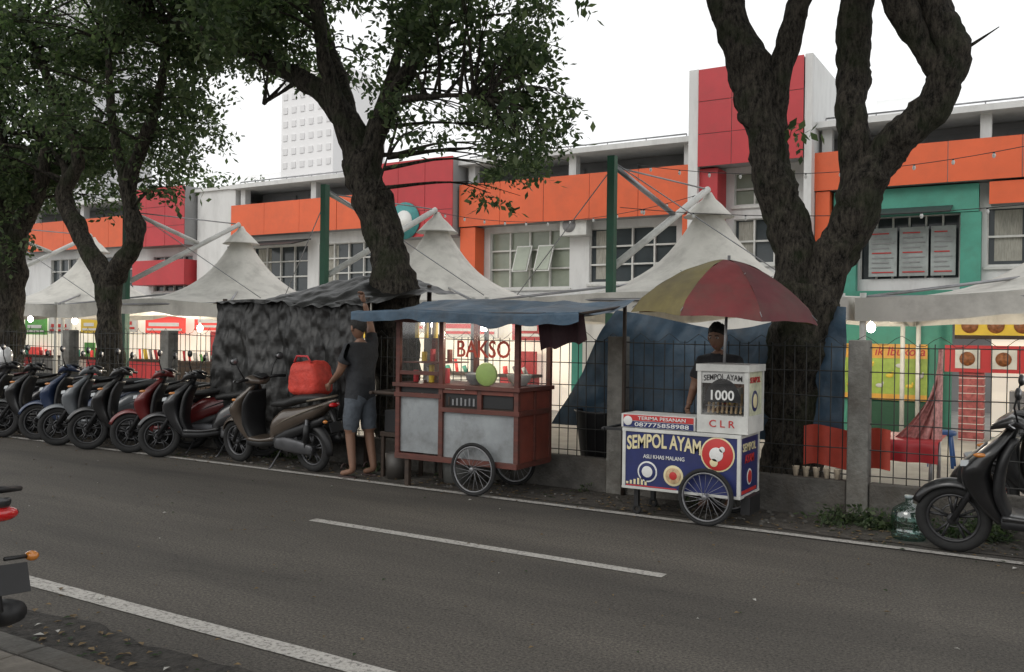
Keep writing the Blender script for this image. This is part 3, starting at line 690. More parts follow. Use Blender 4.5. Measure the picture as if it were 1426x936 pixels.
def spoke_wheel(mb,c,r,rim=mSteel,spokes=20):
    x,y,z=c
    mb.torus(c,r-.018,.018,mRubber,36,8); mb.torus(c,r-.042,.010,rim,36,6,wy=1.4)
    mb.cyl((x,y-.035,z),(x,y+.035,z),.022,rim,10)
    for i in range(spokes):
        a=2*math.pi*i/spokes; mb.cyl((x+.02*math.cos(a+.9),y+(.02 if i%2 else -.02),z+.02*math.sin(a+.9)),(x+(r-.045)*math.cos(a),y,z+(r-.045)*math.sin(a)),.0024,rim,4)

# ---------------------------------------------------------------- glass food cart
e=empty('glass_food_cart'); mb=MB(); x0,x1,y0,y1=-5.87,-4.39,7.38,8.03
xm=-5.30
def frame(x,z0,z1,y=y0,w=.05,m=mWood): mb.bx(x-w/2,x+w/2,y,y+.045,z0,z1,m)
mb.bx(x0+.03,xm,y0+.02,y1-.02,.36,.93,mSheet); mb.bx(xm+.002,x1-.04,y0+.02,y1-.02,.34,.80,mSheet)
mb.bx(xm+.002,x1-.03,y0+.03,y1-.03,.802,1.0,mWoodD)
mb.bx(x0,x1,y0-.02,y0+.04,.29,.345,mWood); mb.bx(x0,x1,y1-.05,y1,.29,.345,mWood); mb.bx(x1-.05,x1,y0+.041,y1-.051,.29,.345,mWood); mb.bx(x0,x0+.05,y0+.041,y1-.051,.29,.345,mWood)
mb.bx(x0-.02,xm,y0-.015,y0+.018,.93,.975,mWood); mb.bx(xm,x1+.02,y0-.015,y0+.018,.80,.845,mWood); mb.bx(x0-.03,x1+.03,y0-.03,y1+.02,1.035,1.075,mWood)
mb.bx(x0+.03,xm,y0+.022,y0+.03,.975,1.035,mBlack)
for a,b in((xm+.05,-4.87),(-4.80,x1-.07)):
    mb.bx(a,b,y0+.020,y0+.029,.86,1.02,mBlack); mb.bx(a-.02,b+.02,y0-.004,y0+.018,.99,1.03,mWoodR)
mb.bx(-4.86,-4.81,y0-.004,y0+.029,.845,1.03,mWood)
for i in range(7): mb.bx(xm+.08+i*.05,xm+.10+i*.05,y0+.012,y0+.02,.87,.93+.03*random.random(),random.choice([mSteel,mWoodD,mDarkW]))
for x in(x0+.02,xm,x1-.02): frame(x,.3,1.74,y0-.008)
for x in(x0+.02,x1-.02,xm): frame(x,.3,1.74,y1-.03)
mb.bx(x0-.02,x1+.02,y0-.02,y0+.035,1.70,1.76,mWood); mb.bx(x0-.02,x1+.02,y1-.03,y1+.02,1.70,1.76,mWood)
mb.bx(x1-.035,x1+.012,y0+.036,y1-.031,1.70,1.755,mWood); mb.bx(x0-.012,x0+.035,y0+.036,y1-.031,1.70,1.755,mWood)
mb.bx(x1-.028,x1-.005,y0+.04,y1-.03,.345,1.03,mWoodR)
mb.bx(x1-.005,x1+.012,y0+.3,y0+.34,.35,1.03,mWood); mb.bx(x1-.005,x1+.011,y0+.04,y1-.05,.80,.85,mWood)
mb.bx(x0,x1,y0+.06,y1-.06,1.765,1.775,mWoodD)
mb.bx(x0+.05,xm-.03,y0+.05,y1-.1,1.28,1.292,mWood)
mb.bx(x0+.04,xm-.03,y0-.004,y0+.018,1.16,1.2,mWood)
for (bx_,by_,bz,br,m_) in((-4.98,7.55,1.075,.12,mSheet),(-5.1,7.8,1.075,.14,mSteel),(-4.6,7.75,1.075,.13,mWhite)):
    mb.rings([[Vector((bx_+r_*math.cos(t),by_+r_*math.sin(t),bz+z_)) for t in [2*math.pi*k/20 for k in range(20)]] for r_,z_ in((br*.5,0),(br*.85,.05),(br,.11),(br*.95,.11),(br*.8,.06))],m_)
mLime=M('lime_plastic',(.36,.52,.13),.45,var=.12)
mb.rings([[Vector((-4.79+r_*math.cos(t),7.44+y_,1.19+r_*math.sin(t)*.95)) for t in [2*math.pi*k/24 for k in range(24)]] for r_,y_ in((.125,0),(.12,-.02),(.08,-.035),(.02,-.038))],mLime)
for i in range(5):
    x=-5.78+i*.1; mb.cyl((x,7.6+.1*(i%2),1.075),(x,7.6+.1*(i%2),1.20+.03*(i%3)),.03,[mRed,mWhite,mYellow,mBlack][i%4],10)
for i in range(4): mb.cyl((-5.75+i*.11,7.7,1.292),(-5.75+i*.11,7.7,1.292+.1+.03*(i%2)),.03,[mYellow,mRed,mWhite,mWoodR][i%4],10)
for i in range(3): mb.cyl((-5.7+i*.12,7.5,1.70),(-5.7+i*.12,7.5,1.54),.022,mYellow,8)
spoke_wheel(mb,(-4.86,7.32,.262),.262); spoke_wheel(mb,(-4.86,8.1,.262),.262)
mb.cyl((-4.86,7.32,.262),(-4.86,8.1,.262),.015,mSteel,8)
for y in(y0,y1-.05): mb.bx(-5.75,-5.70,y,y+.05,0,.29,mWoodD)
mb.cyl((x0-.35,y0+.05,.95),(x0,y0+.05,.95),.02,mWoodD,8); mb.cyl((x0-.35,y1-.05,.95),(x0,y1-.05,.95),.02,mWoodD,8); mb.cyl((x0-.35,y0,.95),(x0-.35,y1,.95),.02,mWoodD,8)
mb.finish('cart_body',e,bevel=.004)
g=MB(); g.bx(xm+.03,x1-.045,y0+.012,y0+.016,1.08,1.70,mGlass); g.bx(x0+.05,xm-.03,y0+.012,y0+.016,1.2,1.70,mGlass); g.bx(x1-.02,x1-.016,y0+.05,y1-.05,1.08,1.7,mGlass); g.finish('glass_panes',e)
mStickerRed=M('red_sticker_letter',(.55,.07,.035),.5)  # plain red colour of the sticker letters, no emission
text('BAKSO',(-4.80,y0+.006,1.44),.17,mStickerRed,e,.62,bold=.01)
mb=MB(); mb.cyl((-5.0,7.7,1.62),(-5.0,7.7,1.68),.03,mBulb,10); mb.finish('cart_lamp',e)
l=bpy.data.lights.new('cart_lamp_light','POINT'); l.energy=9; l.color=(1,.88,.7); l.shadow_soft_size=.05
o=link(bpy.data.objects.new('cart_lamp_light',l)); o.location=(-5.05,7.65,1.57); o.parent=e

# ---------------------------------------------------------------- sempol cart
e=empty('sempol_food_cart'); mb=MB(); x0,x1,y0,y1=-3.28,-2.23,7.36,7.90
mb.bx(x0,x1,y0,y1,.26,.75,mNavy)
for (a,b,c,d) in((x0-.01,x1+.01,.745,.775),(x0-.01,x1+.01,.24,.262)): mb.bx(a,b,y0-.012,y1+.01,c,d,mWhite)
for x in(x0-.008,x1-.022):
    mb.bx(x,x+.03,y0-.01,y0+.02,.262,.745,mWhite); mb.bx(x,x+.03,y1-.02,y1+.008,.262,.745,mWhite)
mb.bx(x0+.03,x0+.5,y0-.004,y0+.001,.265,.275,mRedL)
for i in range(6): mb.bx(x0+.03+i*.035,x0+.05+i*.035,y0-.004,y0+.001,.28,.30+.012*i,mCream)
disc(mb,(x1-.19,y0,.60),.148,mCream,.004); disc(mb,(x1-.19,y0-.0045,.60),.135,mRedL,.003)
disc(mb,(x1-.2,y0-.008,.60),.06,mWhiteL,.003); disc(mb,(x1-.15,y0-.008,.645),.025,mWhiteL,.003); disc(mb,(x1-.22,y0-.008,.53),.035,mCream,.003)
disc(mb,(x0+.23,y0,.40),.092,mWhiteL,.004); disc(mb,(x0+.23,y0-.0045,.40),.078,mNavy,.003); disc(mb,(x0+.23,y0-.008,.40),.05,mWhiteL,.003)
disc(mb,(x0+.47,y0,.385),.09,mCream,.004); disc(mb,(x0+.47,y0-.0045,.385),.07,M('roundel_tan',(.5,.35,.2),.5,var=.4,scale=30),.003); disc(mb,(x0+.47,y0-.008,.385),.035,mRedL,.003)
disc(mb,(x1+.0,y0+.27,.40),.07,mWhiteL,.004,side=True); disc(mb,(x1+.0045,y0+.27,.40),.055,mRedL,.003,side=True)
mb.bx(x1,x1+.003,y0+.05,y1-.06,.27,.30,mRedL)
mb.bx(x0-.02,x0+.66,y0-.01,y0+.30,.78,.90,mWhite); mb.bx(x0-.0,x0+.65,y0-.014,y0-.0105,.842,.893,mRedL); mb.bx(x0,x0+.65,y0-.014,y0-.0105,.785,.838,mNavy)
disc(mb,(x0+.045,y0-.0145,.84),.042,mWhiteL,.004)
mb.bx(x0-.22,x0-.02,y0+.02,y0+.05,.74,.765,mBlack); mb.bx(x0-.22,x0-.02,y1-.1,y1-.07,.74,.765,mBlack); mb.cyl((x0-.21,y0,.75),(x0-.21,y1,.75),.014,mBlack,8)
gx0,gx1,gy0,gy1=-2.61,-2.17,7.37,7.84
mb.bx(gx0,gx1,gy0,gy1,.78,.93,mWhite); mb.bx(gx0-.01,gx1+.01,gy0-.01,gy1+.01,1.30,1.36,mWhite)
for x in(gx0,gx1-.035):
    for y in(gy0,gy1-.035): mb.bx(x,x+.035,y,y+.035,.93,1.30,mWhite)
mb.bx(gx0+.035,gx1-.035,gy0+.012,gy0+.018,1.20,1.30,mWhiteL)
mb.bx(gx1-.018,gx1-.012,gy0+.035,gy1-.035,.93,1.30,M('side_poster',(.50,.51,.36),.5,var=.35,scale=12))
disc(mb,(gx1-.012,gy0+.23,1.05),.09,mNavy,.003,side=True); disc(mb,(gx1-.009,gy0+.23,1.05),.06,mCream,.003,side=True)
mb.grid(lambda u,v:Vector((gx0+.22+.155*math.cos(math.pi*u),gy0+.008,1.04+.2*math.sin(math.pi*u)*v)),20,3,mBlack,False)
mb.bx(gx0+.04,gx1-.04,gy0+.1,gy1-.04,1.0,1.006,mSteel)
mSk=M('skewer_meat',(.45,.33,.2),.7,var=.3)
for i in range(9):
    x=gx0+.06+i*.04; mb.cyl((x,gy0+.12,.94),(x+.01,gy0+.13,1.09+.02*(i%3)),.012,mSk,6)
for i in range(5): mb.cyl((gx0+.07+i*.07,gy0+.3,1.006),(gx0+.07+i*.07,gy0+.3,1.15),.028,[mWhite,mRed,mYellow][i%3],10)
spoke_wheel(mb,(-2.5,7.30,.243),.243); spoke_wheel(mb,(-2.5,7.96,.243),.243,); mb.cyl((-2.5,7.30,.243),(-2.5,7.96,.243),.013,mSteel,8)
for y in(7.42,7.8):
    mb.bx(-3.2,-3.16,y,y+.04,.07,.24,mBlack); mb.torus((-3.18,y+.02,.045),.03,.015,mRubber,16,6)
mb.bx(x1-.02,x1+.06,y0+.1,y0+.4,.10,.25,mBlack)
mb.finish('cart_body',e,bevel=.003)
g=MB(); g.bx(gx0+.035,gx1-.035,gy0+.004,gy0+.007,.93,1.3,mGlass); g.bx(gx0+.002,gx0+.005,gy0+.035,gy1-.035,.93,1.3,mGlass); g.finish('glass_panes',e)
text('SEMPOL AYAM',(x0+.375,y0-.005,.675),.125,mCream,e,.68,bold=.025,arc=.28)
text('ASLI KHAS MALANG',(x0+.38,y0-.005,.535),.034,mWhiteL,e,.38,bold=.01)
text('TERIMA PESANAN',(x0+.36,y0-.016,.868),.03,mWhiteL,e,.44,bold=.01)
text('087775858988',(x0+.36,y0-.016,.812),.036,mWhiteL,e,.50,bold=.01)
text('SEMPOL AYAM',(gx0+.22,gy0+.009,1.255),.05,mBlack,e,.33,bold=.01,arc=.5)
text('1000',(gx0+.22,gy0+.003,1.10),.085,mWhiteL,e,.20,bold=.02)
text('C L R',(gx0+.22,gy0-.003,.86),.06,mRedL,e,.22,bold=.005)
text('SEMPOL',(x1+.004,y0+.26,.66),.07,mCream,e,.38,rz=90,bold=.01); text('AYAM',(x1+.004,y0+.26,.56),.07,mRedL,e,.26,rz=90,bold=.02)
text('SEMPOL',(gx1-.008,gy0+.23,1.23),.05,mRedL,e,.3,rz=90,bold=.01)

# ---------------------------------------------------------------- umbrella
mb=MB(); uc=Vector((-2.47,7.66,0)); tilt=Matrix.Rotation(R(4),3,'Y')
um=[M('umbrella_maroon',(.10,.020,.024),.75,var=.25,scale=4,dirt=.5),M('umbrella_olive',(.17,.14,.055),.75,var=.25,scale=4,dirt=.5),M('umbrella_grey',(.075,.072,.068),.75,var=.25,scale=4,dirt=.5),M('umbrella_red',(.15,.024,.026),.75,var=.25,scale=4,dirt=.5)]
seq=[0,1,2,0,2,1,3,0]; ph=R(-6)
for k in range(8):
    def f_(u,v,k=k):
        a=ph+(k+u)*math.pi/4; edge=math.cos(math.pi/8)/math.cos((u-.5)*math.pi/4)
        r=.83*v*(edge*.98+.02); z=.46*(1-v**1.75)+.02*v*v*math.sin(math.pi*u)
        if v>.9: z-=(v-.9)*.5
        z+=.012*nz(u*3+k,v*5)
        p=tilt@Vector((r*math.cos(a),r*math.sin(a),z-.2)); return uc+p+Vector((0,0,2.0))
    mb.grid(f_,10,20,um[seq[k]])
    a=ph+k*math.pi/4; mb.tube([uc+Vector((0,0,2.0))+tilt@Vector((.82*v*math.cos(a),.82*v*math.sin(a),.46*(1-v**1.75)-.212)) for v in(0,.25,.5,.75,1)],[.004],mSteel,4)
    mb.cyl(uc+Vector((0,0,1.98)),uc+Vector((0,0,2.0))+tilt@Vector((.42*math.cos(a),.42*math.sin(a),.14)),.003,mSteel,4)
mb.cyl(uc+Vector((.03,0,2.3)),uc+Vector((-.02,0,.78)),.013,mSteel,10)
mb.finish('patio_umbrella')

# ---------------------------------------------------------------- scooters
def scooter(x,y,heading,color,accent=None,lean=7,z=0,steer=0,alloy=None):
    c=M('scooter_paint',color,.35,.1,var=.15,scale=5,coat=.6,dirt=.2); ac=M('scooter_accent',accent,.4,var=.1,coat=.4) if accent else mBlack
    al=alloy or mAlloyD
    mb=MB(); Rw=.262; fx,rx=.66,-.62
    for wx in(fx,rx):
        mb.torus((wx,0,Rw),Rw-.042,.042,mRubber,36,10,wy=.95); mb.torus((wx,0,Rw),Rw-.085,.014,al,32,6,wy=2.0)
        mb.cyl((wx,-.06,Rw),(wx,.06,Rw),.04,al,14)
        for i in range(5):
            a=2*math.pi*i/5+.3
            for s_ in(-.16,.16):
                mb.cyl((wx+.03*math.cos(a),0,Rw+.03*math.sin(a)),(wx+(Rw-.09)*math.cos(a+s_),0,Rw+(Rw-.09)*math.sin(a+s_)),.011,al,5)
    mb.torus((fx,-.055,Rw),.085,.006,mSteel,24,4,wy=.4)
    for s_ in(-1,1): mb.tube([(.40,s_*.055,.78),(.50,s_*.06,.56),(fx,s_*.075,Rw)],[.026,.024,.022],mBlack,8)
    def fen(a0,a1,r_,wid,m_,cx):
        rg=[]
        for i in range(15):
            a=a0+(a1-a0)*i/14; t=math.sin(math.pi*(i+.8)/15.6)**.4; ring=[]
            for j in range(9):
                b=-1+2*j/8; ring.append(Vector((cx+math.cos(a)*(r_-.05*b*b),b*wid*t,Rw+math.sin(a)*(r_-.05*b*b))))
            for j in range(8,-1,-1):
                b=-1+2*j/8; ring.append(Vector((cx+math.cos(a)*(r_-.008-.05*b*b),b*wid*t*.93,Rw+math.sin(a)*(r_-.008-.05*b*b))))
            rg.append(ring)
        mb.rings(rg,m_)
    fen(R(22),R(150),Rw+.045,.07,c,fx); fen(R(35),R(190),Rw+.05,.07,mBlack,rx)
    mb.loftz([(.27,.34,.09,.04),(.40,.43,.13,.075),(.56,.50,.165,.10),(.68,.50,.205,.095),(.80,.42,.19,.07),(.90,.33,.11,.045),(.96,.29,.06,.03)],c,3.2)
    mb.loftz([(.30,.29,.12,.04),(.5,.36,.17,.04),(.75,.33,.18,.04),(.9,.26,.12,.035)],mBlack)
    mb.loftz([(.50,.585,.03,.03),(.58,.60,.06,.035),(.68,.58,.085,.035),(.77,.50,.10,.03),(.85,.43,.04,.02)],mBlack)
    for s_ in(-1,1):
        mb.box((.555,s_*.105,.70),(.06,.10,.045),mHeadL,Matrix.Rotation(R(25)*s_,3,'X')@Matrix.Rotation(R(-25)*s_,3,'Z')); mb.ball((.47,s_*.175,.79),(.05,.02,.018),mAmber,10,6)
    mb.loftx([(.14,1.00,.05,.03),(.20,1.02,.15,.045),(.28,1.03,.16,.05),(.36,1.0,.10,.035),(.42,.96,.02,.015)],c,3.2)
    mb.loftx([(.12,1.05,.06,.015),(.19,1.075,.09,.02),(.27,1.08,.06,.012)],mBlack)
    mb.cyl((.30,0,.90),(.26,0,1.02),.04,mBlack,10)
    for s_ in(-1,1):
        mb.tube([(.25,s_*.13,1.03),(.22,s_*.24,1.04),(.17,s_*.36,1.03)],[.016,.018,.019],mBlack,8)
        mb.tube([(.26,s_*.2,1.04),(.29,s_*.30,1.045),(.25,s_*.35,1.03)],[.006],mSteel,5)
        mb.tube([(.24,s_*.2,1.05),(.26,s_*.25,1.16),(.24,s_*.31,1.25)],[.007],mBlack,6)
        mb.ball((.235,s_*.335,1.27),(.022,.062,.045),mBlack,12,8); mb.ball((.222,s_*.335,1.27),(.014,.052,.037),mSteel,12,8)
    mb.loftx([(-.12,.33,.12,.05),(.1,.29,.145,.045),(.34,.29,.14,.05)],mBlack,4)
    mb.loftx([(-.1,.36,.15,.03),(.1,.33,.16,.02),(.33,.33,.15,.03)],c,4)
    mb.loftx([(-1.04,.84,.02,.015),(-.94,.80,.07,.035),(-.75,.71,.12,.075),(-.5,.63,.145,.11),(-.25,.56,.145,.15),(-.08,.47,.125,.13),(.0,.38,.08,.08)],c,3)
    mb.loftx([(-.86,.62,.06,.04),(-.6,.52,.11,.07),(-.3,.42,.125,.09),(-.05,.34,.1,.05)],mBlack)
    mb.loftx([(-.9,.79,.12,.010),(-.6,.69,.153,.016),(-.35,.60,.156,.018),(-.15,.51,.137,.014)],ac)
    mb.loftx([(-.90,.865,.07,.02),(-.7,.855,.115,.045),(-.5,.83,.135,.055),(-.32,.785,.135,.05),(-.14,.765,.11,.045),(-.02,.745,.06,.03)],mSeat)
    mb.tube([(-.7,.12,.83),(-.92,.13,.87),(-1.0,.0,.88),(-.92,-.13,.87),(-.7,-.12,.83)],[.012],ac if ac!=mBlack else mBlack,7)
    mb.ball((-1.0,0,.79),(.035,.08,.03),mTailR,14,8)
    mb.tube([(-.93,0,.72),(-1.0,0,.58),(-1.06,0,.44)],[.03,.02,.015],mBlack,6); mb.box((-1.035,0,.55),(.008,.24,.11),mBlack,Matrix.Rotation(R(20),3,'Y'))
    for s_ in(-1,1): mb.cyl((-1.0,s_*.04,.62),(-1.0,s_*.14,.62),.008,mBlack,5); mb.ball((-1.0,s_*.15,.62),(.03,.025,.02),mAmber,8,6)
    n0=len(mb.v); mb.loftx([(-.72,.27,.025,.05),(-.55,.29,.035,.075),(-.3,.31,.04,.085),(-.12,.31,.03,.06)],mAlloy,3)
    for v in range(n0,len(mb.v)): a=mb.v[v]; mb.v[v]=(a[0],a[1]+.10,a[2])
    mb.box((-.3,0,.33),(.3,.16,.16),mAlloy)
    mb.tube([(-.12,-.1,.24),(-.3,-.13,.2),(-.42,-.15,.26),(-.5,-.155,.29)],[.018],mSteel,8); mb.tube([(-.48,-.155,.285),(-.55,-.16,.30),(-.85,-.17,.38),(-.92,-.17,.395)],[.03,.055,.055,.04],mBlack,12)
    mb.tube([(-.42,-.205,.31),(-.8,-.23,.385)],[.02,.02],mAlloy,6)
    mb.cyl((-.62,.11,.3),(-.68,.12,.62),.022,mAlloy,8); mb.cyl((-.63,.11,.36),(-.67,.12,.56),.035,mBlack,10)
    mb.tube([(-.2,.08,.25),(-.12,.2,.04),(-.1,.24,.015)],[.01],mAlloy,6)
    mt=Matrix.Translation((x,y,z))@Matrix.Rotation(R(heading),4,'Z')@Matrix.Rotation(R(lean),4,'X')
    return mb.finish('parked_scooter',mat4=mt)
scooter(-7.79,7.58,177,(.085,.065,.05),(.16,.135,.10),lean=-5,alloy=mAlloy)
row=[(-8.98,(.02,.02,.022),(.12,.014,.014)),(-9.6,(.12,.012,.012),None),(-10.35,(.012,.012,.013),(.10,.10,.10)),(-11.05,(.13,.14,.15),(.02,.02,.02)),(-11.75,(.02,.035,.08),(.13,.14,.15)),(-12.45,(.014,.014,.015),None),(-13.15,(.02,.02,.024),(.12,.12,.13)),(-13.9,(.014,.014,.016),None),(-14.7,(.06,.06,.065),(.08,.012,.012)),(-15.5,(.014,.014,.014),None),(-16.4,(.12,.12,.125),None)]
random.seed(3)
for i,(x,c,a) in enumerate(row):
    scooter(x,7.68+random.uniform(-.06,.08),214+random.uniform(-8,8),c,a,lean=random.uniform(4,9))
scooter(.02,7.5,180,(.012,.012,.013),None,lean=-6)
scooter(-4.33,1.72,184,(.02,.02,.022),None,lean=5,z=.12)
scooter(.15,8.95,188,(.016,.016,.017),None,lean=6)
mb=MB(); hx,hy,hz=-13.45,7.55,1.17
mb.rings([[Vector((hx+r*math.cos(t),hy+r*math.sin(t)*.85,hz+z)) for t in [2*math.pi*k/20 for k in range(20)]] for r,z in((.11,-.13),(.13,-.08),(.135,0),(.12,.07),(.08,.12),(.02,.14))],M('helmet_white',(.6,.6,.6),.25,coat=1,var=.05))
mb.grid(lambda u,v:Vector((hx+.138*math.cos(R(190+100*u)),hy+.122*math.sin(R(190+100*u)),hz-.06+.09*v)),14,3,mBlack); mb.finish('white_helmet')

mb=MB()
rg=[]
for i in range(12):
    t=i/11; ring=[]; sw=[.80,.97,1,1.01,1.0,.98,.97,.95,.90,.80,.6,.3][i]
    for j in range(28):
        a=2*math.pi*j/28; c_,s_=math.cos(a),math.sin(a)
        X=.225*sw*math.copysign(abs(c_)**.4,c_); Y_=.18*sw*math.copysign(abs(s_)**.4,s_)
        ring.append(Vector((-7.27+X+.02*nz(X*8,t*5),7.58+Y_+.02*nz(Y_*8,t*6,2),.87+.38*min(1,t*1.15)+.03*nz(X*6,Y_*6)*t)))
    rg.append(ring)
mb.rings(rg,M('red_bag_fabric',(.52,.045,.028),.65,var=.25,scale=8,bump=.8,bscale=12))
mb.tube([(-7.40,7.45,1.24),(-7.36,7.45,1.31),(-7.2,7.45,1.31),(-7.14,7.45,1.24)],[.012],mRed,6)
mb.finish('red_delivery_bag')

# ---------------------------------------------------------------- small kerb items
mb=MB()
def jug(cx,cy,z,s_=1):
    prof=[(.0,0),(.12,0),(.132,.02),(.13,.08),(.123,.10),(.132,.12),(.132,.19),(.12,.23),(.06,.275),(.03,.285),(.03,.32),(.0,.32)]
    mb.rings([[Vector((cx+max(r,.002)*s_*math.cos(t),cy+max(r,.002)*s_*math.sin(t),z+h_*s_)) for t in [2*math.pi*k/24 for k in range(24)]] for r,h_ in prof],mJug)
jug(-.98,7.75,.01,1.0); mb.cyl((-.98,7.75,.33),(-.98,7.75,.35),.035,M('cap_grey',(.3,.35,.36),.4),12); mb.finish('water_jug')
mb=MB()
mb.rings([[Vector((-4.05+r*math.cos(t),8.62+r*math.sin(t),z)) for t in [2*math.pi*k/24 for k in range(24)]] for r,z in((.26,.3),(.32,.78),(.34,.8),(.3,.8),(.25,.5))],mBlack); mb.cyl((-4.05,8.62,0),(-4.05,8.62,.3),.2,mWoodD,12); mb.finish('black_tub')
mb=MB(); mCup=M('paper_cup',(.6,.5,.38),.6,var=.3,scale=30)
for i in range(5):
    X=-2.0+i*.09; mb.rings([[Vector((X+r*math.cos(t),8.3+r*math.sin(t),z)) for t in [2*math.pi*k/14 for k in range(14)]] for r,z in((.02,.342),(.032,.43),(.034,.432),(.028,.43),(.018,.36))],mCup)
mb.finish('paper_cups')
mb=MB()
for (a,b,c,d,z0,z1,m_) in((-6.35,-5.98,7.7,8.05,.45,.50,mWoodD),(-6.3,-6.03,7.72,7.9,.50,.74,mBlack)): mb.bx(a,b,c,d,z0,z1,m_)
for x in(-6.32,-6.02):
    for y in(7.73,8.02): mb.bx(x-.02,x+.02,y-.02,y+.02,0,.45,mWoodD)
mb.cyl((-6.1,7.85,.745),(-6.1,7.85,.88),.09,mSteel,16); mb.finish('wooden_side_table',bevel=.005)
mb=MB()
mb.cyl((-5.45,7.9,0),(-5.45,7.9,.26),.14,M('bucket_grey',(.16,.16,.15),.5),16,.16); mb.finish('plastic_bucket')
mb=MB()
mb.cyl((-6.12,7.72,0),(-6.12,7.72,.28),.11,M('bin_dark',(.05,.045,.04),.5),16,.13); mb.finish('waste_bin')
e=empty('weeds'); foliage('foliage',e,[((random.uniform(-1.75,-.4),random.uniform(7.9,8.18),.06),.14,.5) for i in range(13)]+[((random.uniform(-9,6),random.uniform(8.0,8.2),.03),.08,.2) for i in range(18)],per=50,size=.05)

# ---------------------------------------------------------------- people
def skinmesh(verts,edges,radii,sub=2,root=0):
    me=bpy.data.meshes.new('tmp'); me.from_pydata(verts,edges,[]); o=link(bpy.data.objects.new('tmp',me))
    sk_=o.modifiers.new('s','SKIN'); sk_.use_smooth_shade=True
    sv=me.skin_vertices[0].data
    for i,r_ in enumerate(radii):
        sv[i].radius=(r_,r_) if not isinstance(r_,tuple) else r_; sv[i].use_root=(i==root)
    ss=o.modifiers.new('u','SUBSURF'); ss.levels=sub; ss.render_levels=sub
    bpy.context.view_layer.update(); dg=bpy.context.evaluated_depsgraph_get()
    m2=bpy.data.meshes.new_from_object(o.evaluated_get(dg)); vs=[v.co.copy() for v in m2.vertices]; fs=[tuple(p.vertices) for p in m2.polygons]
    bpy.data.objects.remove(o); return vs,fs
def person(name,loc,rz,J,shirt,shorts,scale=1,headturn=0,headpitch=0,sleeve=.62,short=.9,curlL=.6,curlR=.9):
    names=['pel','spine','chest','neck','nb','shL','elL','wrL','shR','elR','wrR','hipL','knL','anL','toL','hipR','knR','anR','toR']
    rad=dict(pel=.125,spine=.118,chest=.135,neck=.065,nb=.058,shL=.07,elL=.042,wrL=.027,shR=.07,elR=.042,wrR=.027,hipL=.092,knL=.06,anL=.038,toL=.030,hipR=.092,knR=.06,anR=.038,toR=.030)
    E=[('pel','spine'),('spine','chest'),('chest','neck'),('neck','nb'),('chest','shL'),('shL','elL'),('elL','wrL'),('chest','shR'),('shR','elR'),('elR','wrR'),('pel','hipL'),('hipL','knL'),('knL','anL'),('anL','toL'),('pel','hipR'),('hipR','knR'),('knR','anR'),('anR','toR')]
    vs=[Vector(J[n]) for n in names]; idx={n:i for i,n in enumerate(names)}
    V,F=skinmesh(vs,[(idx[a],idx[b]) for a,b in E],[rad[n] for n in names])
    segs=[(Vector(J[a]),Vector(J[b]),a,b) for a,b in E]
    def cls(p):
        best=(9,None)
        for a,b,na,nb_ in segs:
            d=b-a; t=max(0,min(1,(p-a).dot(d)/d.length_squared)); q=(p-(a+d*t)).length/((rad[na]+rad[nb_])/2)
            if q<best[0]: best=(q,(na,nb_,t))
        na,nb_,t=best[1]
        if nb_ in('spine','chest','shL','shR','neck'): return (1 if p.z>J['pel'][2]-.05 else 2) if p.z<J['neck'][2]+.02 or nb_ in('shL','shR') else 0
        if nb_=='nb': return 1 if p.z<J['neck'][2]+.02 else 0
        if nb_ in('elL','elR'): return 1 if t<sleeve else 0
        if nb_ in('hipL','hipR'): return 2 if p.z<J['pel'][2]-.05 else 1
        if nb_ in('knL','knR'): return 2 if t<short else 0
        return 0
    vc=[cls(v) for v in V]
    me0=bpy.data.meshes.new('t'); me0.from_pydata(V,[],F); me0.update(); nr=[v.normal.copy() for v in me0.vertices]
    mb=MB(); mats=[mSkin,shirt,shorts]
    V2=[]
    for v,n,c in zip(V,nr,vc):
        off=0 if c==0 else (.014 if c==1 else .022)
        if c: off+=.012*noise.noise(v*9)+.008*noise.noise(v*22)
        q=v+n*off
        if q.z<.10: q.z=max(q.z,.018)
        V2.append(q)
    mb.v=[tuple(v) for v in V2]; mb.mi(mSkin)
    for f in F:
        q=[vc[i] for i in f]; c=max(set(q),key=q.count); mb.f.append(list(f)); mb.m.append(mb.mi(mats[c])); mb.sm.append(True)
    for s_,w_,e_,curl in((-1,'wrL','elL',curlL),(1,'wrR','elR',curlR)):
        wv=Vector(J[w_]); d=(wv-Vector(J[e_])).normalized(); side=d.cross(Vector((0,1,0)) if abs(d.y)<.8 else Vector((1,0,0))).normalized(); pn=d.cross(side).normalized()
        hv=[wv,wv+d*.05,wv+d*.085]; hr=[.022,.027,.024]; he=[(0,1),(1,2)]
        for k in range(4):
            o_=(k-1.5)*.019; Ls=[.030,.034,.032,.025][k]
            b_=wv+d*.088+side*o_; p1=b_+d*Ls; dd=(d*math.cos(curl)+pn*math.sin(curl)*s_); p2=p1+dd*Ls*.85; dd2=(d*math.cos(curl*1.9)+pn*math.sin(curl*1.9)*s_); p3=p2+dd2*Ls*.7
            n0=len(hv); hv+= [b_,p1,p2,p3]; hr+=[.0105,.0095,.009,.0075]; he+=[(2,n0),(n0,n0+1),(n0+1,n0+2),(n0+2,n0+3)]
        n0=len(hv); t1=wv+d*.04+side*.03; hv+=[t1,t1+d*.028+side*.02,t1+d*.055+side*.022+pn*.012*s_]; hr+=[.013,.0105,.009]; he+=[(1,n0),(n0,n0+1),(n0+1,n0+2)]
        hV,hF=skinmesh(hv,he,hr,1); mb.add(hV,hF,mSkin,True)
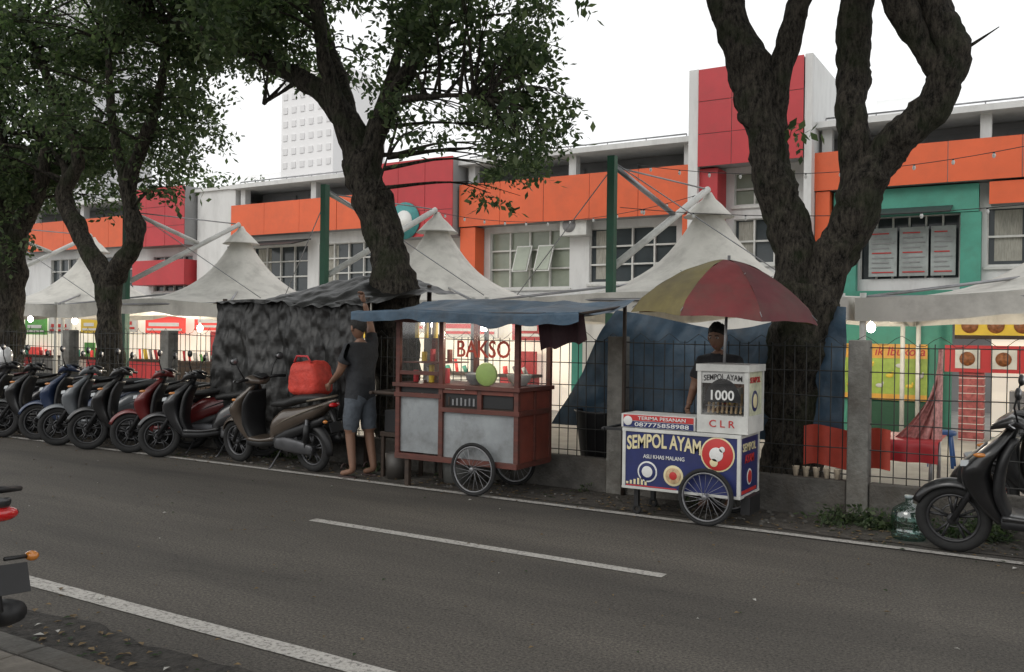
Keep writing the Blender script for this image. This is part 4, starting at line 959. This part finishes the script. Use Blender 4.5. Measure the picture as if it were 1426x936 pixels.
    for a_,t_ in(('anL','toL'),('anR','toR')):
        A=Vector(J[a_]); T=Vector(J[t_]); dd=(T-A); dd.z=0; dn=dd.normalized(); sd_=Vector((-dn.y,dn.x,0)); c_=A+dd*.45; rg=[]
        for z_,k_ in((.004,.96),(.012,1),(.019,.97)):
            rg.append([Vector((c_.x,c_.y,z_))+dn*.135*k_*math.cos(t)+sd_*.048*k_*math.copysign(abs(math.sin(t))**.7,math.sin(t))*(1+.12*math.cos(t)) for t in [2*math.pi*k/20 for k in range(20)]])
        mb.rings(rg,M('sandal',(.035,.02,.018),.7))
        q=c_+dn*.05; mb.tube([q+sd_*.047+Vector((0,0,.015)),q+sd_*.03+Vector((0,0,.055)),q+Vector((0,0,.066)),q-sd_*.03+Vector((0,0,.055)),q-sd_*.047+Vector((0,0,.015))],[.008],M('sandal',(.035,.02,.018),.7),6)
    HS=1.06
    hc=Vector(J['nb'])+Vector((-.02,0,.11)); Rm=Matrix.Rotation(R(headturn),3,'Z')@Matrix.Rotation(R(headpitch),3,'Y')
    hb=MB(); n,m=28,20; rg=[]
    for i in range(m+1):
        th=min(max(math.pi*i/m,.03),math.pi-.03); ring=[]
        for j in range(n):
            ph_=2*math.pi*j/n; x_=math.sin(th)*math.cos(ph_); y_=math.sin(th)*math.sin(ph_); z_=-math.cos(th)
            X=x_*.093; Y_=y_*.074; Z=z_*.118
            if z_<0: k=1-.32*(-z_)**1.3; Y_*=k; X=X*(1-.12*(-z_)) - .012*(-z_)
            if x_<-.7 and abs(y_)<.22 and -.35<z_<.12: X-=.020*(1-abs(y_)/.22)*(1-abs(z_+.17)/.3)
            if x_<-.75 and .02<z_<.25 and .2<abs(y_)<.55: X+=.006
            if x_<-.6 and -.62<z_<-.45 and abs(y_)<.3: X-=.005
            ring.append(Vector((X,Y_,Z)))
        rg.append(ring)
    hb.rings(rg,mSkin)
    for s_ in(-1,1):
        hb.ball((.002,s_*.080,-.008),(.018,.009,.031),mSkin,10,8); hb.ball((-.079,s_*.03,.012),(.011,.013,.009),M('eye_white',(.5,.48,.45),.3),8,6)
        hb.ball((-.087,s_*.03,.012),(.005,.007,.007),mHair,8,6); hb.box((-.086,s_*.03,.032),(.006,.032,.006),mHair)
    hb.box((-.088,0,-.062),(.006,.042,.008),M('lips',(.2,.07,.06),.5))
    rg=[]
    for i in range(18):
        th=math.pi*(.985-.64*i/17); ring=[]
        for j in range(n):
            ph_=2*math.pi*j/n; fr_=max(0,-math.cos(ph_)); side_=abs(math.sin(ph_))
            t2=math.pi-(math.pi-th)*(1-.50*fr_**.8-.20*side_*(1-fr_))
            x_=math.sin(t2)*math.cos(ph_);y_=math.sin(t2)*math.sin(ph_);z_=-math.cos(t2); q=1.09+.08*noise.noise(Vector((x_*5,y_*5,z_*5)))+.05*noise.noise(Vector((x_*14,y_*14,z_*14)))
            yk=1-(.32*(-z_)**1.3 if z_<0 else 0)
            if i>13: q*=1-.018*(i-13)
            ring.append(Vector((x_*.095*q+.004,y_*.077*q*yk,z_*.120*q+.06*max(0,.0)+.006*noise.noise(Vector((j*1.7,i*.1,3))))))
        rg.append(ring)
    hb.rings(rg[::-1],mHair,True,False)
    off=len(mb.v); mb.v+=[tuple(hc+Rm@Vector(v)*HS) for v in hb.v]
    for f,sm,m__ in zip(hb.f,hb.sm,hb.m): mb.f.append([a+off for a in f]); mb.m.append(mb.mi(hb.mats[m__])); mb.sm.append(sm)
    mt=Matrix.Translation(loc)@Matrix.Rotation(R(rz),4,'Z')@Matrix.Scale(scale,4)
    return mb.finish(name,mat4=mt)
J=dict(pel=(0,0,.95),spine=(.0,0,1.13),chest=(-.015,0,1.32),neck=(-.02,0,1.46),nb=(-.035,0,1.53),
 shL=(-.01,-.175,1.40),elL=(-.10,-.23,1.14),wrL=(-.32,-.17,1.02),shR=(-.02,.175,1.42),elR=(-.11,.22,1.68),wrR=(-.10,.12,1.92),
 hipL=(0,-.09,.88),knL=(-.05,-.11,.5),anL=(.02,-.12,.08),toL=(-.165,-.135,.035),hipR=(0,.09,.88),knR=(.01,.11,.5),anR=(.09,.12,.08),toR=(-.09,.135,.035))
person('standing_man',(-6.52,7.58,0),-8,J,mShirt,mShorts,headturn=-10,headpitch=-3,short=.98)
J2=dict(pel=(0,0,.93),spine=(.0,0,1.1),chest=(-.01,0,1.28),neck=(-.02,0,1.42),nb=(-.04,0,1.48),
 shL=(-.01,-.175,1.35),elL=(-.06,-.24,1.08),wrL=(-.26,-.18,.98),shR=(-.01,.175,1.35),elR=(-.04,.25,1.08),wrR=(-.24,.19,.96),
 hipL=(0,-.09,.86),knL=(-.01,-.1,.48),anL=(.03,-.11,.08),toL=(-.14,-.12,.035),hipR=(0,.09,.86),knR=(-.01,.1,.48),anR=(.03,.11,.08),toR=(-.14,.12,.035))
person('street_vendor',(-2.66,8.12,0),82,J2,mShirt2,mShorts,headturn=5,headpitch=-14,scale=1.0)
